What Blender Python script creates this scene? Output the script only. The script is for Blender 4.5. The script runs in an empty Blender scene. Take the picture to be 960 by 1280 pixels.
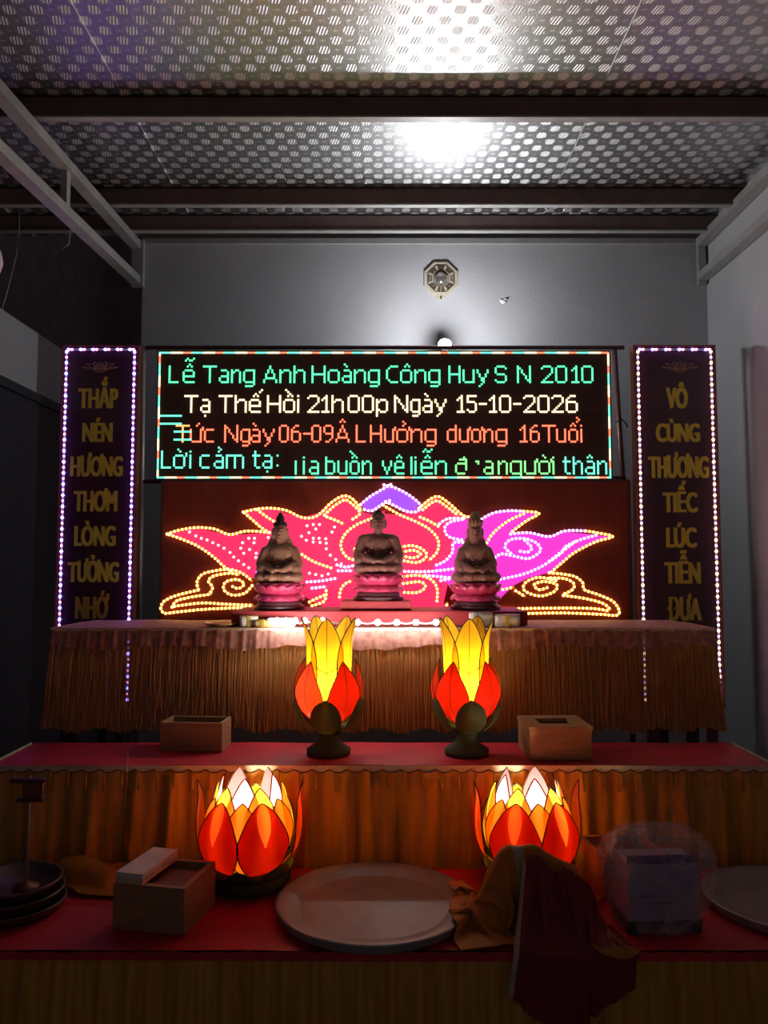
import bpy, bmesh, math, random
import numpy as np
from mathutils import Vector, Matrix, noise
from mathutils.geometry import tessellate_polygon

random.seed(7); np.random.seed(7)
PI = math.pi
S = bpy.context.scene
C = S.collection

# ------------------------------------------------------------------ camera
F = 980.0; HOR = 705.0
TH = math.atan((HOR - 640.0) / F)
CAM = Vector((0.0, 0.0, 1.5))
cd = bpy.data.cameras.new('camera'); co = bpy.data.objects.new('camera', cd); C.objects.link(co)
cd.sensor_fit = 'VERTICAL'; cd.sensor_height = 36.0; cd.sensor_width = 27.0
cd.lens = F * 36.0 / 1280.0
cd.clip_start = 0.05; cd.clip_end = 60
co.location = CAM; co.rotation_euler = (PI / 2 + TH, 0, 0)
S.camera = co

# ------------------------------------------------------------------ world, exposure
w = bpy.data.worlds.new('night'); S.world = w; w.use_nodes = True
bg = w.node_tree.nodes['Background']
bg.inputs[0].default_value = (0.060, 0.047, 0.053, 1); bg.inputs[1].default_value = 1.0
S.view_settings.view_transform = 'Standard'; S.view_settings.look = 'None'
S.view_settings.exposure = 0.25; S.view_settings.gamma = 1.0
S.view_settings.use_curve_mapping = False
S.cycles.use_denoising = True
S.cycles.max_bounces = 8
S.cycles.transparent_max_bounces = 12
S.cycles.sample_clamp_indirect = 4.0
S.cycles.caustics_reflective = False; S.cycles.caustics_refractive = False

def P(u, v, Y):
    """world point seen at photo pixel (u, v) on the vertical plane at distance Y"""
    x = (u - 480.0) / F; y = -(v - 640.0) / F
    d = Vector((x, math.cos(TH) - y * math.sin(TH), math.sin(TH) + y * math.cos(TH)))
    return CAM + d * (Y / d.y)

# ------------------------------------------------------------------ helpers
class MB:
    def __init__(s): s.v = []; s.f = []; s.m = []
    def add(s, vs, fs, mi=0):
        b = len(s.v); s.v.extend([tuple(p) for p in vs])
        s.f.extend([tuple(b + i for i in f) for f in fs]); s.m.extend([mi] * len(fs)); return s
    def box(s, x0, x1, y0, y1, z0, z1, M=None, mi=0, bev=0.0):
        if bev > 0:
            bm = bmesh.new(); bmesh.ops.create_cube(bm, size=1)
            for q in bm.verts:
                q.co = Vector(((x0 + x1) / 2 + q.co.x * (x1 - x0), (y0 + y1) / 2 + q.co.y * (y1 - y0), (z0 + z1) / 2 + q.co.z * (z1 - z0)))
            bmesh.ops.bevel(bm, geom=bm.edges[:], offset=bev, segments=2, affect='EDGES', profile=0.7)
            bm.verts.index_update()
            vs = [q.co.copy() for q in bm.verts]; fs = [[q.index for q in f.verts] for f in bm.faces]; bm.free()
        else:
            vs = [Vector(p) for p in ((x0,y0,z0),(x1,y0,z0),(x1,y1,z0),(x0,y1,z0),(x0,y0,z1),(x1,y0,z1),(x1,y1,z1),(x0,y1,z1))]
            fs = [(0,3,2,1),(4,5,6,7),(0,1,5,4),(1,2,6,5),(2,3,7,6),(3,0,4,7)]
        if M is not None: vs = [M @ p for p in vs]
        return s.add(vs, fs, mi)
    def tube(s, pts, r, n=6, closed=False, mi=0, cap=True):
        pts = [Vector(p) for p in pts]; k = len(pts); vs = []; fs = []
        rr = r if isinstance(r, (list, tuple)) else [r] * k
        nrm = None
        for i, p in enumerate(pts):
            if closed: t = pts[(i + 1) % k] - pts[i - 1]
            else: t = pts[min(i + 1, k - 1)] - pts[max(i - 1, 0)]
            t = t.normalized() if t.length > 1e-9 else Vector((0, 0, 1))
            if nrm is None:
                a = Vector((0, 0, 1)) if abs(t.z) < .9 else Vector((1, 0, 0)); nrm = t.cross(a).normalized()
            else:
                nrm = nrm - t * nrm.dot(t)
                nrm = nrm.normalized() if nrm.length > 1e-6 else t.orthogonal().normalized()
            b = t.cross(nrm)
            for j in range(n):
                a = 2 * PI * j / n; vs.append(p + (nrm * math.cos(a) + b * math.sin(a)) * rr[i])
        for i in range(k if closed else k - 1):
            for j in range(n):
                i2 = (i + 1) % k
                fs.append((i * n + j, i * n + (j + 1) % n, i2 * n + (j + 1) % n, i2 * n + j))
        if cap and not closed:
            fs.append(tuple(range(n - 1, -1, -1))); fs.append(tuple((k - 1) * n + j for j in range(n)))
        return s.add(vs, fs, mi)
    def lathe(s, prof, n=24, c=(0, 0, 0), mi=0, wob=None, M=None, cap=True):
        vs = []; fs = []; k = len(prof)
        for i, (r, z) in enumerate(prof):
            for j in range(n):
                a = 2 * PI * j / n; q = r * (wob(a) if wob else 1)
                vs.append(Vector((c[0] + q * math.cos(a), c[1] + q * math.sin(a), c[2] + z)))
        if M is not None: vs = [M @ p for p in vs]
        for i in range(k - 1):
            for j in range(n):
                fs.append((i * n + j, i * n + (j + 1) % n, (i + 1) * n + (j + 1) % n, (i + 1) * n + j))
        if cap and prof[0][0] > 1e-5: fs.append(tuple(range(n - 1, -1, -1)))
        if cap and prof[-1][0] > 1e-5: fs.append(tuple((k - 1) * n + j for j in range(n)))
        return s.add(vs, fs, mi)
    def ell(s, c, r, n=14, m=9, M=None, mi=0):
        vs = []; fs = []
        for i in range(m + 1):
            a = PI * i / m
            for j in range(n):
                b = 2 * PI * j / n
                vs.append(Vector((c[0] + r[0] * math.sin(a) * math.cos(b), c[1] + r[1] * math.sin(a) * math.sin(b), c[2] - r[2] * math.cos(a))))
        if M is not None: vs = [M @ p for p in vs]
        for i in range(m):
            for j in range(n): fs.append((i * n + j, i * n + (j + 1) % n, (i + 1) * n + (j + 1) % n, (i + 1) * n + j))
        return s.add(vs, fs, mi)
    def cap(s, a, b, ra, rb, k=7):
        a = Vector(a); b = Vector(b)
        for i in range(k):
            t = i / (k - 1); r = ra + (rb - ra) * t; p = a.lerp(b, t); s.ell(p, (r, r, r), 10, 7)
        return s
    def dome(s, p, r, n=6, nrm=(0, -1, 0), h=1.0):
        """small LED lens standing on a surface facing -Y"""
        p = Vector(p); vs = []; fs = []
        for (rr, d) in ((1, 0), (.85, .55), (.4, .95)):
            for j in range(n):
                a = 2 * PI * j / n; vs.append(p + Vector((rr * r * math.cos(a), -d * r * h, rr * r * math.sin(a))))
        for i in range(2):
            for j in range(n): fs.append((i * n + j, i * n + (j + 1) % n, (i + 1) * n + (j + 1) % n, (i + 1) * n + j))
        fs.append(tuple(2 * n + j for j in range(n)))
        return s.add(vs, fs)
    def grid(s, pts, nx, ny, mi=0):
        fs = [(j * nx + i, j * nx + i + 1, (j + 1) * nx + i + 1, (j + 1) * nx + i) for j in range(ny - 1) for i in range(nx - 1)]
        return s.add(pts, fs, mi)
    def mesh(s, name, mats, smooth=False):
        me = bpy.data.meshes.new(name); me.from_pydata(s.v, [], s.f)
        for m in (mats if isinstance(mats, (list, tuple)) else [mats]): me.materials.append(m)
        me.polygons.foreach_set('material_index', s.m)
        if smooth: me.polygons.foreach_set('use_smooth', [True] * len(s.f))
        me.validate(); me.update(); return me

def link(name, me, parent=None, world=False):
    o = bpy.data.objects.new(name, me); C.objects.link(o)
    if parent is not None:
        o.parent = parent
        if world: o.matrix_parent_inverse = (Matrix.Translation(parent.location) @ parent.rotation_euler.to_matrix().to_4x4()).inverted()
    return o
def part(name, mb, mats, parent, world=False, smooth=False, kind=None, label=None):
    o = link(name, mb.mesh(name, mats, smooth), parent, world)
    if kind: o['kind'] = kind
    if label: o['label'] = label
    return o
def tag(o, label, cat, group=None):
    o['label'] = label; o['category'] = cat
    if group: o['group'] = group
    return o
def thing(name, label, cat, loc=(0, 0, 0), rz=0, group=None):
    o = bpy.data.objects.new(name, None); C.objects.link(o); o.empty_display_size = .05
    o.location = loc; o.rotation_euler = (0, 0, rz); return tag(o, label, cat, group)
def solo(name, mb, mats, label, cat, smooth=False, group=None):
    return tag(part(name, mb, mats, None, smooth=smooth), label, cat, group)
def struct(name, mb, mats, smooth=False):
    o = part(name, mb, mats, None, smooth=smooth); o['kind'] = 'structure'; return o
def copy_tree(o, parent=None):
    c = o.copy(); C.objects.link(c)
    if parent is not None: c.parent = parent
    for ch in list(o.children): copy_tree(ch, c)
    return c
def remeshed(mb, voxel, smooth=4):
    me = mb.mesh('tmp', []); o = bpy.data.objects.new('tmp', me); C.objects.link(o)
    r = o.modifiers.new('r', 'REMESH'); r.mode = 'VOXEL'; r.voxel_size = voxel
    q = o.modifiers.new('s', 'SMOOTH'); q.iterations = smooth; q.factor = .5
    dg = bpy.context.evaluated_depsgraph_get(); dg.update()
    out = bpy.data.meshes.new_from_object(o.evaluated_get(dg))
    bpy.data.objects.remove(o); bpy.data.meshes.remove(me)
    out.polygons.foreach_set('use_smooth', [True] * len(out.polygons)); return out

# ------------------------------------------------------------------ materials
def mat(name, col, rough=.6, metal=0, var=.15, scale=8, bump=0, bscale=60, emit=None, es=0, trans=None, coat=0, stretch=None, alpha=None):
    m = bpy.data.materials.new(name); m.use_nodes = True; nt = m.node_tree; nt.nodes.clear()
    N = nt.nodes.new; L = nt.links.new
    out = N('ShaderNodeOutputMaterial'); b = N('ShaderNodeBsdfPrincipled')
    b.inputs['Roughness'].default_value = rough; b.inputs['Metallic'].default_value = metal
    b.inputs['Coat Weight'].default_value = coat
    tc = N('ShaderNodeTexCoord'); src = tc.outputs['Object']
    if stretch:
        mp = N('ShaderNodeMapping'); mp.inputs['Scale'].default_value = stretch; L(src, mp.inputs[0]); src = mp.outputs[0]
    nz = N('ShaderNodeTexNoise'); nz.inputs['Scale'].default_value = scale; nz.inputs['Detail'].default_value = 4; L(src, nz.inputs['Vector'])
    rp = N('ShaderNodeValToRGB')
    lo = [max(0, c * (1 - var)) for c in col]; hi = [min(1, c * (1 + var)) for c in col]
    rp.color_ramp.elements[0].position = .3; rp.color_ramp.elements[1].position = .7
    rp.color_ramp.elements[0].color = (*lo, 1); rp.color_ramp.elements[1].color = (*hi, 1)
    L(nz.outputs['Fac'], rp.inputs[0]); L(rp.outputs[0], b.inputs['Base Color'])
    if bump:
        n2 = N('ShaderNodeTexNoise'); n2.inputs['Scale'].default_value = bscale; n2.inputs['Detail'].default_value = 3; L(src, n2.inputs['Vector'])
        bp = N('ShaderNodeBump'); bp.inputs['Strength'].default_value = bump; bp.inputs['Distance'].default_value = .01
        L(n2.outputs['Fac'], bp.inputs['Height']); L(bp.outputs[0], b.inputs['Normal'])
    if emit:
        b.inputs['Emission Color'].default_value = (*emit, 1); b.inputs['Emission Strength'].default_value = es
    sh = b.outputs[0]
    if trans:
        t = N('ShaderNodeBsdfTranslucent'); L(rp.outputs[0], t.inputs[0])
        mx = N('ShaderNodeMixShader'); mx.inputs[0].default_value = trans; L(sh, mx.inputs[1]); L(t.outputs[0], mx.inputs[2]); sh = mx.outputs[0]
    if alpha is not None:
        t = N('ShaderNodeBsdfTransparent'); mx = N('ShaderNodeMixShader'); mx.inputs[0].default_value = alpha
        L(t.outputs[0], mx.inputs[1]); L(sh, mx.inputs[2]); sh = mx.outputs[0]
    L(sh, out.inputs[0]); return m
def glow(name, col, es): return mat(name, [c * .6 for c in col], .5, var=.05, emit=col, es=es)

def foil_material():
    m = bpy.data.materials.new('embossed_foil'); m.use_nodes = True; nt = m.node_tree; nt.nodes.clear()
    N = nt.nodes.new; L = nt.links.new
    def mt(op, a, b=None):
        n = N('ShaderNodeMath'); n.operation = op
        for i, x in enumerate((a, b)):
            if x is None: continue
            if isinstance(x, (int, float)): n.inputs[i].default_value = x
            else: L(x, n.inputs[i])
        return n.outputs[0]
    out = N('ShaderNodeOutputMaterial'); b = N('ShaderNodeBsdfPrincipled'); L(b.outputs[0], out.inputs[0])
    tc = N('ShaderNodeTexCoord'); sp = N('ShaderNodeSeparateXYZ'); L(tc.outputs['Object'], sp.inputs[0])
    x = mt('DIVIDE', mt('ADD', sp.outputs[0], 10.095), .04875); y = mt('DIVIDE', mt('ADD', sp.outputs[1], 10.0), .053)
    cx = mt('FLOOR', x); cy = mt('FLOOR', y)
    par = mt('GREATER_THAN', mt('MODULO', mt('ADD', cx, cy), 2.0), .5)
    fx = mt('ABSOLUTE', mt('SUBTRACT', mt('FRACT', x), .5)); fy = mt('ABSOLUTE', mt('SUBTRACT', mt('FRACT', y), .5))
    inb = mt('LESS_THAN', mt('MAXIMUM', fx, fy), .42); cor = mt('LESS_THAN', mt('ADD', fx, fy), .66)
    loz = mt('MULTIPLY', mt('MULTIPLY', par, inb), cor)
    # small leaf mark in the plain cells
    sm = mt('MULTIPLY', mt('LESS_THAN', mt('ADD', mt('MULTIPLY', fx, 1.0), mt('MULTIPLY', fy, 2.2)), .3), mt('SUBTRACT', 1.0, par))
    line = mt('GREATER_THAN', fx, .475)
    stripe = mt('SINE', mt('MULTIPLY', mt('ADD', x, mt('MULTIPLY', y, .35)), 26.0))
    nz = N('ShaderNodeTexNoise'); nz.inputs['Scale'].default_value = 9; L(tc.outputs['Object'], nz.inputs['Vector'])
    fine = N('ShaderNodeTexNoise'); fine.inputs['Scale'].default_value = 220; L(tc.outputs['Object'], fine.inputs['Vector'])
    rough = mt('ADD', mt('ADD', mt('MULTIPLY', loz, .20), mt('MULTIPLY', sm, .1)), mt('ADD', mt('MULTIPLY', nz.outputs['Fac'], .08), .28))
    L(rough, b.inputs['Roughness'])
    val = mt('ADD', mt('ADD', mt('MULTIPLY', loz, .28), mt('MULTIPLY', sm, .2)), mt('ADD', mt('MULTIPLY', line, .2), .60))
    cb = N('ShaderNodeCombineColor'); L(val, cb.inputs[0]); L(val, cb.inputs[1]); L(mt('MULTIPLY', val, 1.0), cb.inputs[2])
    L(cb.outputs[0], b.inputs['Base Color']); b.inputs['Metallic'].default_value = 1.0
    h = mt('ADD', mt('ADD', mt('MULTIPLY', loz, mt('ADD', mt('MULTIPLY', stripe, .35), 1.0)), mt('MULTIPLY', line, .6)), mt('MULTIPLY', fine.outputs['Fac'], .5))
    bp = N('ShaderNodeBump'); bp.inputs['Strength'].default_value = .55; bp.inputs['Distance'].default_value = .004
    L(h, bp.inputs['Height']); L(bp.outputs[0], b.inputs['Normal'])
    return m

M_foil = foil_material()
M_wall = mat('grey_plaster', (.50, .50, .52), .85, var=.06, scale=3, bump=.15, bscale=90)
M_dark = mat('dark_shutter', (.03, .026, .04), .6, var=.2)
M_night = mat('dark_plaster', (.13, .11, .12), .9, var=.2)
M_floor = mat('cement_floor', (.18, .16, .15), .7, var=.2, scale=4)
M_steel = mat('painted_steel', (.42, .41, .40), .5, .3, var=.12, scale=12)
M_purl = mat('brown_primer_steel', (.19, .13, .12), .6, .1, var=.2)
M_red = mat('red_satin_cloth', (.60, .018, .04), .55, var=.2, scale=5, bump=.25, bscale=14)
M_skirt1 = mat('fringe_gold', (.60, .30, .10), .5, var=.3, scale=30, stretch=(6, 6, .25), trans=.25, alpha=.90)
M_band = mat('lace_band', (.60, .30, .25), .6, var=.3, scale=40, trans=.2, alpha=.88)
M_skirt2 = mat('gold_satin', (.62, .33, .045), .42, var=.25, scale=8, stretch=(5, 5, .4))
M_skirt2b = mat('red_lining', (.26, .03, .02), .6, var=.25)
M_lace = mat('cream_lace', (.72, .60, .45), .7, var=.2, scale=120)
M_braid = mat('dark_braid', (.16, .08, .03), .6, var=.3, scale=120)
M_wood = mat('pale_pine', (.34, .20, .10), .55, var=.2, scale=10, stretch=(1, 8, 8))
M_wood2 = mat('pine_inside', (.30, .18, .10), .7, var=.2)
M_redwood = mat('dark_redwood', (.20, .055, .035), .5, var=.25)
M_alu = mat('aluminium', (.36, .33, .325), .45, .25, var=.12, scale=14, bump=.06, bscale=30)
M_black = mat('black_plastic', (.012, .012, .014), .45)
M_wire = mat('black_wire', (.03, .014, .008), .5)
M_paper = mat('white_paper', (.72, .68, .70), .8, var=.04)
M_kraft = mat('manila_edge', (.62, .50, .28), .8, var=.06)
M_pole = mat('stand_pipe', (.20, .09, .085), .4, .5)
M_polel = mat('pale_pipe', (.45, .42, .40), .4, .4)
M_legs = mat('table_leg', (.10, .06, .06), .5, .4)

# ------------------------------------------------------------------ room
YB = 4.35; ZC = 3.41; XL = -1.37; XR = 1.83
struct('floor', MB().box(-2.2, 2.0, -1.5, 7.0, -.05, 0), M_floor)
struct('wall_back', MB().box(XL, XR + .1, YB, YB + .12, 0, ZC), M_wall)
struct('wall_right', MB().box(XR, XR + .1, -.6, YB, 0, ZC), M_wall)
struct('wall_sky_blocker', MB().box(-2.6, -2.5, -.6, 7.0, 0, 5.0), M_night)  # added wall that blocks sky light and keeps the side opening dark
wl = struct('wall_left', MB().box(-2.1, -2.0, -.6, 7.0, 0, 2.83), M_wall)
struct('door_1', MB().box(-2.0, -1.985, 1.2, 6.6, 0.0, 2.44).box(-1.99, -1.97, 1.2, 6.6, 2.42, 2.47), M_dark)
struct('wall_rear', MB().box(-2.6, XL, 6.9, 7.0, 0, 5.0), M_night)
ceil = struct('ceiling', MB().box(-2.3, 1.93, -.6, 4.47, ZC + .01, ZC + .04), M_steel)
seams = [-2.3, -2.045, -1.07, -.095, .88, 1.855]
for i in range(len(seams) - 1):
    a, b = seams[i], seams[i + 1]
    part('foil_panel', MB().box(a + .002, min(b - .002, XR + .1), -.6, 4.46, ZC, ZC + .009), M_foil, ceil)
for x in seams[1:]:
    part('seam_strip', MB().box(x - .006, x + .006, -.6, 4.46, ZC - .004, ZC + .002), M_foil, ceil)
part('wall_flashing', MB().box(XL, XR, YB - .015, YB, 3.315, 3.345), M_steel, ceil)

def purlin(Y, label):
    mb = MB(); zt, zb = ZC - .005, 3.325
    mb.box(-2.2, XR, Y, Y + .004, zb, zt); mb.box(-2.2, XR, Y, Y + .045, zb - .004, zb); mb.box(-2.2, XR, Y, Y + .045, zt - .004, zt)
    t = thing('roof_purlin', label, 'beam', (0, Y, zb), group='steel purlins under the foil roof')
    part('channel', mb, M_purl, t, world=True)
    part('bottom_lip', MB().box(-2.2, XR, Y - .004, Y + .03, zb - .011, zb - .003), M_steel, t, world=True)
purlin(3.08, 'brown steel purlin crossing the foil ceiling beside the bright lamp reflection')
purlin(3.86, 'brown steel purlin between the two other purlins under the foil ceiling')
purlin(4.17, 'brown steel purlin closest to the grey back wall')
purlin(2.30, 'brown steel purlin farthest from the grey back wall')

def bar(mb, a, b, hw, hh):
    """square tube from a to b"""
    a = Vector(a); b = Vector(b); d = (b - a); L = d.length; d.normalize()
    up = Vector((0, 0, 1)) if abs(d.z) < .9 else Vector((0, 1, 0))
    s = d.cross(up).normalized(); u = s.cross(d)
    M = Matrix((s, d, u)).transposed().to_4x4(); M.translation = a
    return mb.box(-hw, hw, 0, L, -hh, hh, M=M)
def truss(name, X, zt0, zt1, zb0, zb1, webs, label, y0=-.5):
    t = thing(name, label, 'truss', (X, YB, zb1), group='roof trusses on the side walls')
    ys = lambda z0, z1, Y: z1 + (z0 - z1) * (YB - Y) / (YB - 2.74)
    a = (X, y0, ys(zt0, zt1, y0)); b = (X, YB - .02, zt1)
    part('top_chord', bar(MB(), a, b, .028, .022), M_steel, t, world=True)
    part('bottom_chord', bar(MB(), (X, y0, ys(zb0, zb1, y0)), (X, YB - .02, zb1), .028, .022), M_steel, t, world=True)
    for Y in webs:
        part('web', bar(MB(), (X, Y, ys(zb0, zb1, Y)), (X, Y, ys(zt0, zt1, Y)), .014, .02), M_steel, t, world=True)
    part('end_plate', MB().box(X - .02, X + .045 if X < 0 else X + .02, YB - .035, YB, zb1 - .04, zt1 + .03), M_steel, t, world=True)
truss('roof_truss', P(172, 300, YB).x, 3.215, 3.30, 3.00, 3.10, (3.35, 2.35, 1.35), 'grey steel roof truss above the purple lit banner and dark side opening')
truss('roof_truss', P(874, 300, YB).x - .0, 3.32, 3.315, 3.10, 3.115, (2.9, 1.9), 'grey steel roof truss along the plain grey side wall')

# hanging wires on the dark side
def wire(pts, label, r=.0035):
    mb = MB().tube([P(*p) for p in pts], r, 5); solo('hanging_wire', mb, M_steel, label, 'wire', smooth=True)
wire([(24, 255, 4.15), (24, 285, 4.15), (20, 320, 4.12), (10, 360, 4.08), (0, 395, 4.04)], 'thin pale wire hanging under the roof truss by the side wall')
wire([(88, 255, 4.15), (88, 285, 4.15), (86, 305, 4.15), (78, 311, 4.15), (72, 303, 4.15)], 'short hooked wire dangling from the roof near the dark opening')
wire([(-6, 487, 4.005), (10, 515, 4.14), (28, 542, 4.30), (40, 556, 4.42)], 'thin slack wire in front of the dark shutter')
# round lamp at the edge of the photograph
c = P(-17, 327, 2.9)
t = thing('round_hanging_lamp', 'pale round unlit lamp dish hanging by the roof truss', 'lamp', c)
part('dish', MB().lathe([(.004, -.05), (.045, -.045), (.058, 0), (.05, .045), (.02, .06)], 20), M_paper, t, smooth=True)
part('cord', MB().tube([(0, 0, .05), (0, 0, 3.0 - c.z + .1)], .004, 5), M_steel, t)

# ------------------------------------------------------------------ things on the back wall
c = P(551, 349, YB); R = 23 / F * YB
t = thing('bagua_mirror', 'octagonal bagua mirror plaque with trigrams on the grey wall', 'mirror', c)
M_cream = mat('aged_cream', (.50, .45, .36), .6, var=.12, scale=40)
M_brz = mat('bronze_line', (.12, .085, .055), .5, .3)
M_mir = mat('convex_mirror', (.62, .58, .57), .18, .9, var=.05)
def octo(r0, y0, y1, r1=None):
    mb = MB(); vs = []
    for (r, y) in ((r0, y0), (r1 or r0, y1)):
        for k in range(8):
            a = PI / 8 + k * PI / 4; vs.append((r * math.cos(a), y, r * math.sin(a)))
    return mb.add(vs, [(k, (k + 1) % 8, 8 + (k + 1) % 8, 8 + k) for k in range(8)] + [tuple(range(8, 16))])
part('backing_plate', octo(R * 1.04, 0, -.012, R), M_cream, t)
part('outer_line', MB().tube([(R * .80 * math.cos(PI/8 + k*PI/4), -.0125, R * .80 * math.sin(PI/8 + k*PI/4)) for k in range(8)], .0028, 5, closed=True), M_brz, t)
part('inner_line', MB().tube([(R * .44 * math.cos(PI/8 + k*PI/4), -.0125, R * .44 * math.sin(PI/8 + k*PI/4)) for k in range(8)], .0028, 5, closed=True), M_brz, t)
tri = [(1,1,1),(0,1,1),(1,0,1),(0,0,1),(0,0,0),(1,0,0),(0,1,0),(1,1,0)]
for k in range(8):
    a = k * PI / 4; Mx = Matrix.Rotation(-a, 4, 'Y')
    for q in range(3):
        r = R * (.52 + .085 * q); hw = r * .30
        mb = MB()
        if tri[k][q]: mb.box(-hw, hw, -.0155, -.011, r - .0028, r + .0028, M=Mx)
        else: mb.box(-hw, -hw * .15, -.0155, -.011, r - .0028, r + .0028, M=Mx).box(hw * .15, hw, -.0155, -.011, r - .0028, r + .0028, M=Mx)
        part('trigram_bar', mb, M_brz, t)
part('convex_mirror', MB().lathe([(R * .36, 0), (R * .34, .012), (R * .2, .022), (.001, .026)], 20, M=Matrix.Translation((0, -.011, 0)) @ Matrix.Rotation(PI / 2, 4, 'X')), M_mir, t, smooth=True)
part('hook', MB().ell((0, -.012, -R * 1.08), (.006, .008, .010)), M_brz, t, smooth=True)
part('cream_tab', MB().box(-.03, .03, -.008, 0, -R * 1.13, -R * .85, bev=.003), M_cream, t)
c = P(629, 377, YB)
mb = MB().ell((c.x, YB - .002, c.z), (.018, .010, .013)).ell((c.x + .012, YB - .003, c.z + .012), (.012, .010, .006)).ell((c.x - .013, YB - .002, c.z + .008), (.008, .006, .006))
solo('plaster_patch', mb, M_paper, 'small crumbly white plaster patch on the grey back wall', 'plaster', smooth=True)

# bulb behind the top of the sign
c = P(556, 430, 4.065)
t = thing('lamp_bulb', 'glowing white lamp bulb above the text display against the grey wall', 'lamp', c)
M_bulb = glow('lit_bulb', (.95, .97, 1.0), 580)
part('glass_dome', MB().lathe([(.028, -.014), (.034, -.004), (.033, .006), (.024, .018), (.010, .024), (.001, .025)], 18, M=Matrix.Rotation(math.radians(20), 4, 'X')), M_bulb, t, smooth=True)
part('shadow_disc', MB().lathe([(.001, 0), (.024, .002), (.029, .006), (.031, .004), (.024, -.002), (.001, -.003)], 18, M=Matrix.Translation((0, .042, .012)) @ Matrix.Rotation(PI / 2, 4, 'X')), M_black, t, smooth=True)  # added disc, not a known lamp part; shades the wall behind the bulb
part('socket', MB().lathe([(.012, -.075), (.016, -.07), (.017, -.03), (.030, -.014)], 14), M_paper, t, smooth=True)
part('bracket', MB().tube([(0, .0, -.07), (0, .12, -.09), (0, YB - c.y, -.09)], .008, 6), M_steel, t)

# ------------------------------------------------------------------ LED text display
YS = 3.90
sx0 = P(198.0, 520, YS).x; sx1 = P(762.0, 520, YS).x; sz1 = P(480, 440.5, YS).z; sz0 = P(480, 598.5, YS).z
COLS, ROWS = 224, 64
px = (sx1 - sx0) / COLS; pz = (sz1 - sz0) / ROWS
R_ = lambda s, n: [s] * n
G = {
 'T': ['#######'] + R_('...#...', 8), 'L': R_('#....', 8) + ['#####'],
 'A': ['...#...', '...#...', '..#.#..', '..#.#..', '.#...#.', '.#...#.', '.#####.', '#.....#', '#.....#'],
 'H': R_('#.....#', 4) + ['#######'] + R_('#.....#', 4),
 'C': ['..####', '.#....', '#.....', '#.....', '#.....', '#.....', '#.....', '.#....', '..####'],
 'S': ['.####.', '#....#', '#.....', '#.....', '.####.', '.....#', '.....#', '#....#', '.####.'],
 'N': ['#.....#', '##....#', '#.#...#', '#.#...#', '#..#..#', '#...#.#', '#...#.#', '#....##', '#.....#'],
 'a': ['.###.', '....#', '....#', '.####', '#...#', '#...#', '.####'],
 'n': ['#.###.', '##...#'] + R_('#....#', 5),
 'g': ['.#####'] + R_('#....#', 5) + ['.#####', '.....#', '.####.'],
 'h': ['#.....', '#.....', '#.###.', '##...#'] + R_('#....#', 5),
 'o': ['.####.'] + R_('#....#', 5) + ['.####.'],
 'e': ['.####.', '#....#', '#....#', '######', '#.....', '#.....', '.#####'],
 'u': R_('#....#', 6) + ['.#####'],
 'y': ['#....#', '#....#', '.#..#.', '.#..#.', '..##..', '..##..', '...#..', '..#...', '.#....'],
 'p': ['#.###.', '##...#', '#....#', '#....#', '#....#', '##...#', '#.###.', '#.....', '#.....'],
 'i': ['#', '.'] + R_('#', 7), 'l': R_('#', 9), 'I': R_('#', 7),
 'c': ['.####'] + R_('#....', 5) + ['.####'],
 'm': ['########.'] + R_('#...#...#', 6),
 't': ['.#..', '.#..', '####', '.#..', '.#..', '.#..', '.#..', '.#..', '..##'],
 'd': ['.....#', '.....#', '.#####'] + R_('#....#', 5) + ['.#####'],
 'b': ['#.....', '#.....', '#####.'] + R_('#....#', 5) + ['#####.'],
 'v': ['#...#', '#...#', '#...#', '.#.#.', '.#.#.', '..#..', '..#..'],
 '0': ['.####.'] + R_('#....#', 7) + ['.####.'],
 '1': ['..#.', '.##.', '#.#.'] + R_('..#.', 5) + ['####'],
 '2': ['.####.', '#....#', '.....#', '.....#', '....#.', '...#..', '..#...', '.#....', '######'],
 '5': ['######', '#.....', '#.....', '#####.', '.....#', '.....#', '.....#', '#....#', '.####.'],
 '6': ['..###.', '.#....', '#.....', '#####.', '#....#', '#....#', '#....#', '#....#', '.####.'],
 '9': ['.####.', '#....#', '#....#', '#....#', '.#####', '.....#', '.....#', '....#.', '.###..'],
 '-': ['####', '....', '....', '....'], ':': ['#', '.', '.', '.', '.', '#', '.'], "'": ['##', '.#', '..', '..', '..', '..', '..'],
 'đ': ['....#..', '..####.', '.....#.', '.#####.', '#....#.', '#....#.', '#....#.', '#.....', '.####.'],
}
DESC = {'g': 2, 'y': 2, 'p': 2}
MK = {  # mark pixels: (dx from the letter's middle, dy above the letter's top)
 '^': [(0, 3), (-1, 2), (1, 2)], '~': [(-2, 5), (-1, 6), (0, 5), (1, 5), (2, 6)], "/": [(0, 2), (1, 3)], '\\': [(0, 2), (-1, 3)],
 '?': [(0, 2), (1, 3), (0, 4)], '.': [(0, -99)], '^/': [(0, 3), (-1, 2), (1, 2), (2, 4), (3, 5)], '^\\': [(0, 3), (-1, 2), (1, 2), (-2, 5), (-1, 4)],
 '^?': [(0, 3), (-1, 2), (1, 2), (2, 4), (3, 5), (2, 6)], '^~': [(0, 3), (-1, 2), (1, 2), (-2, 5), (-1, 6), (0, 5), (1, 5), (2, 6)], 'h': 'horn', 'h?': 'horn', 'h\\': 'horn', 'h/': 'horn'}
def parse(word):
    """tokens like 'a[\\]' : letter with a mark"""
    out = []; i = 0
    while i < len(word):
        ch = word[i]; mk = ''
        if i + 1 < len(word) and word[i + 1] == '[':
            j = word.index(']', i); mk = word[i + 2:j]; i = j
        out.append((ch, mk)); i += 1
    return out
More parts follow.
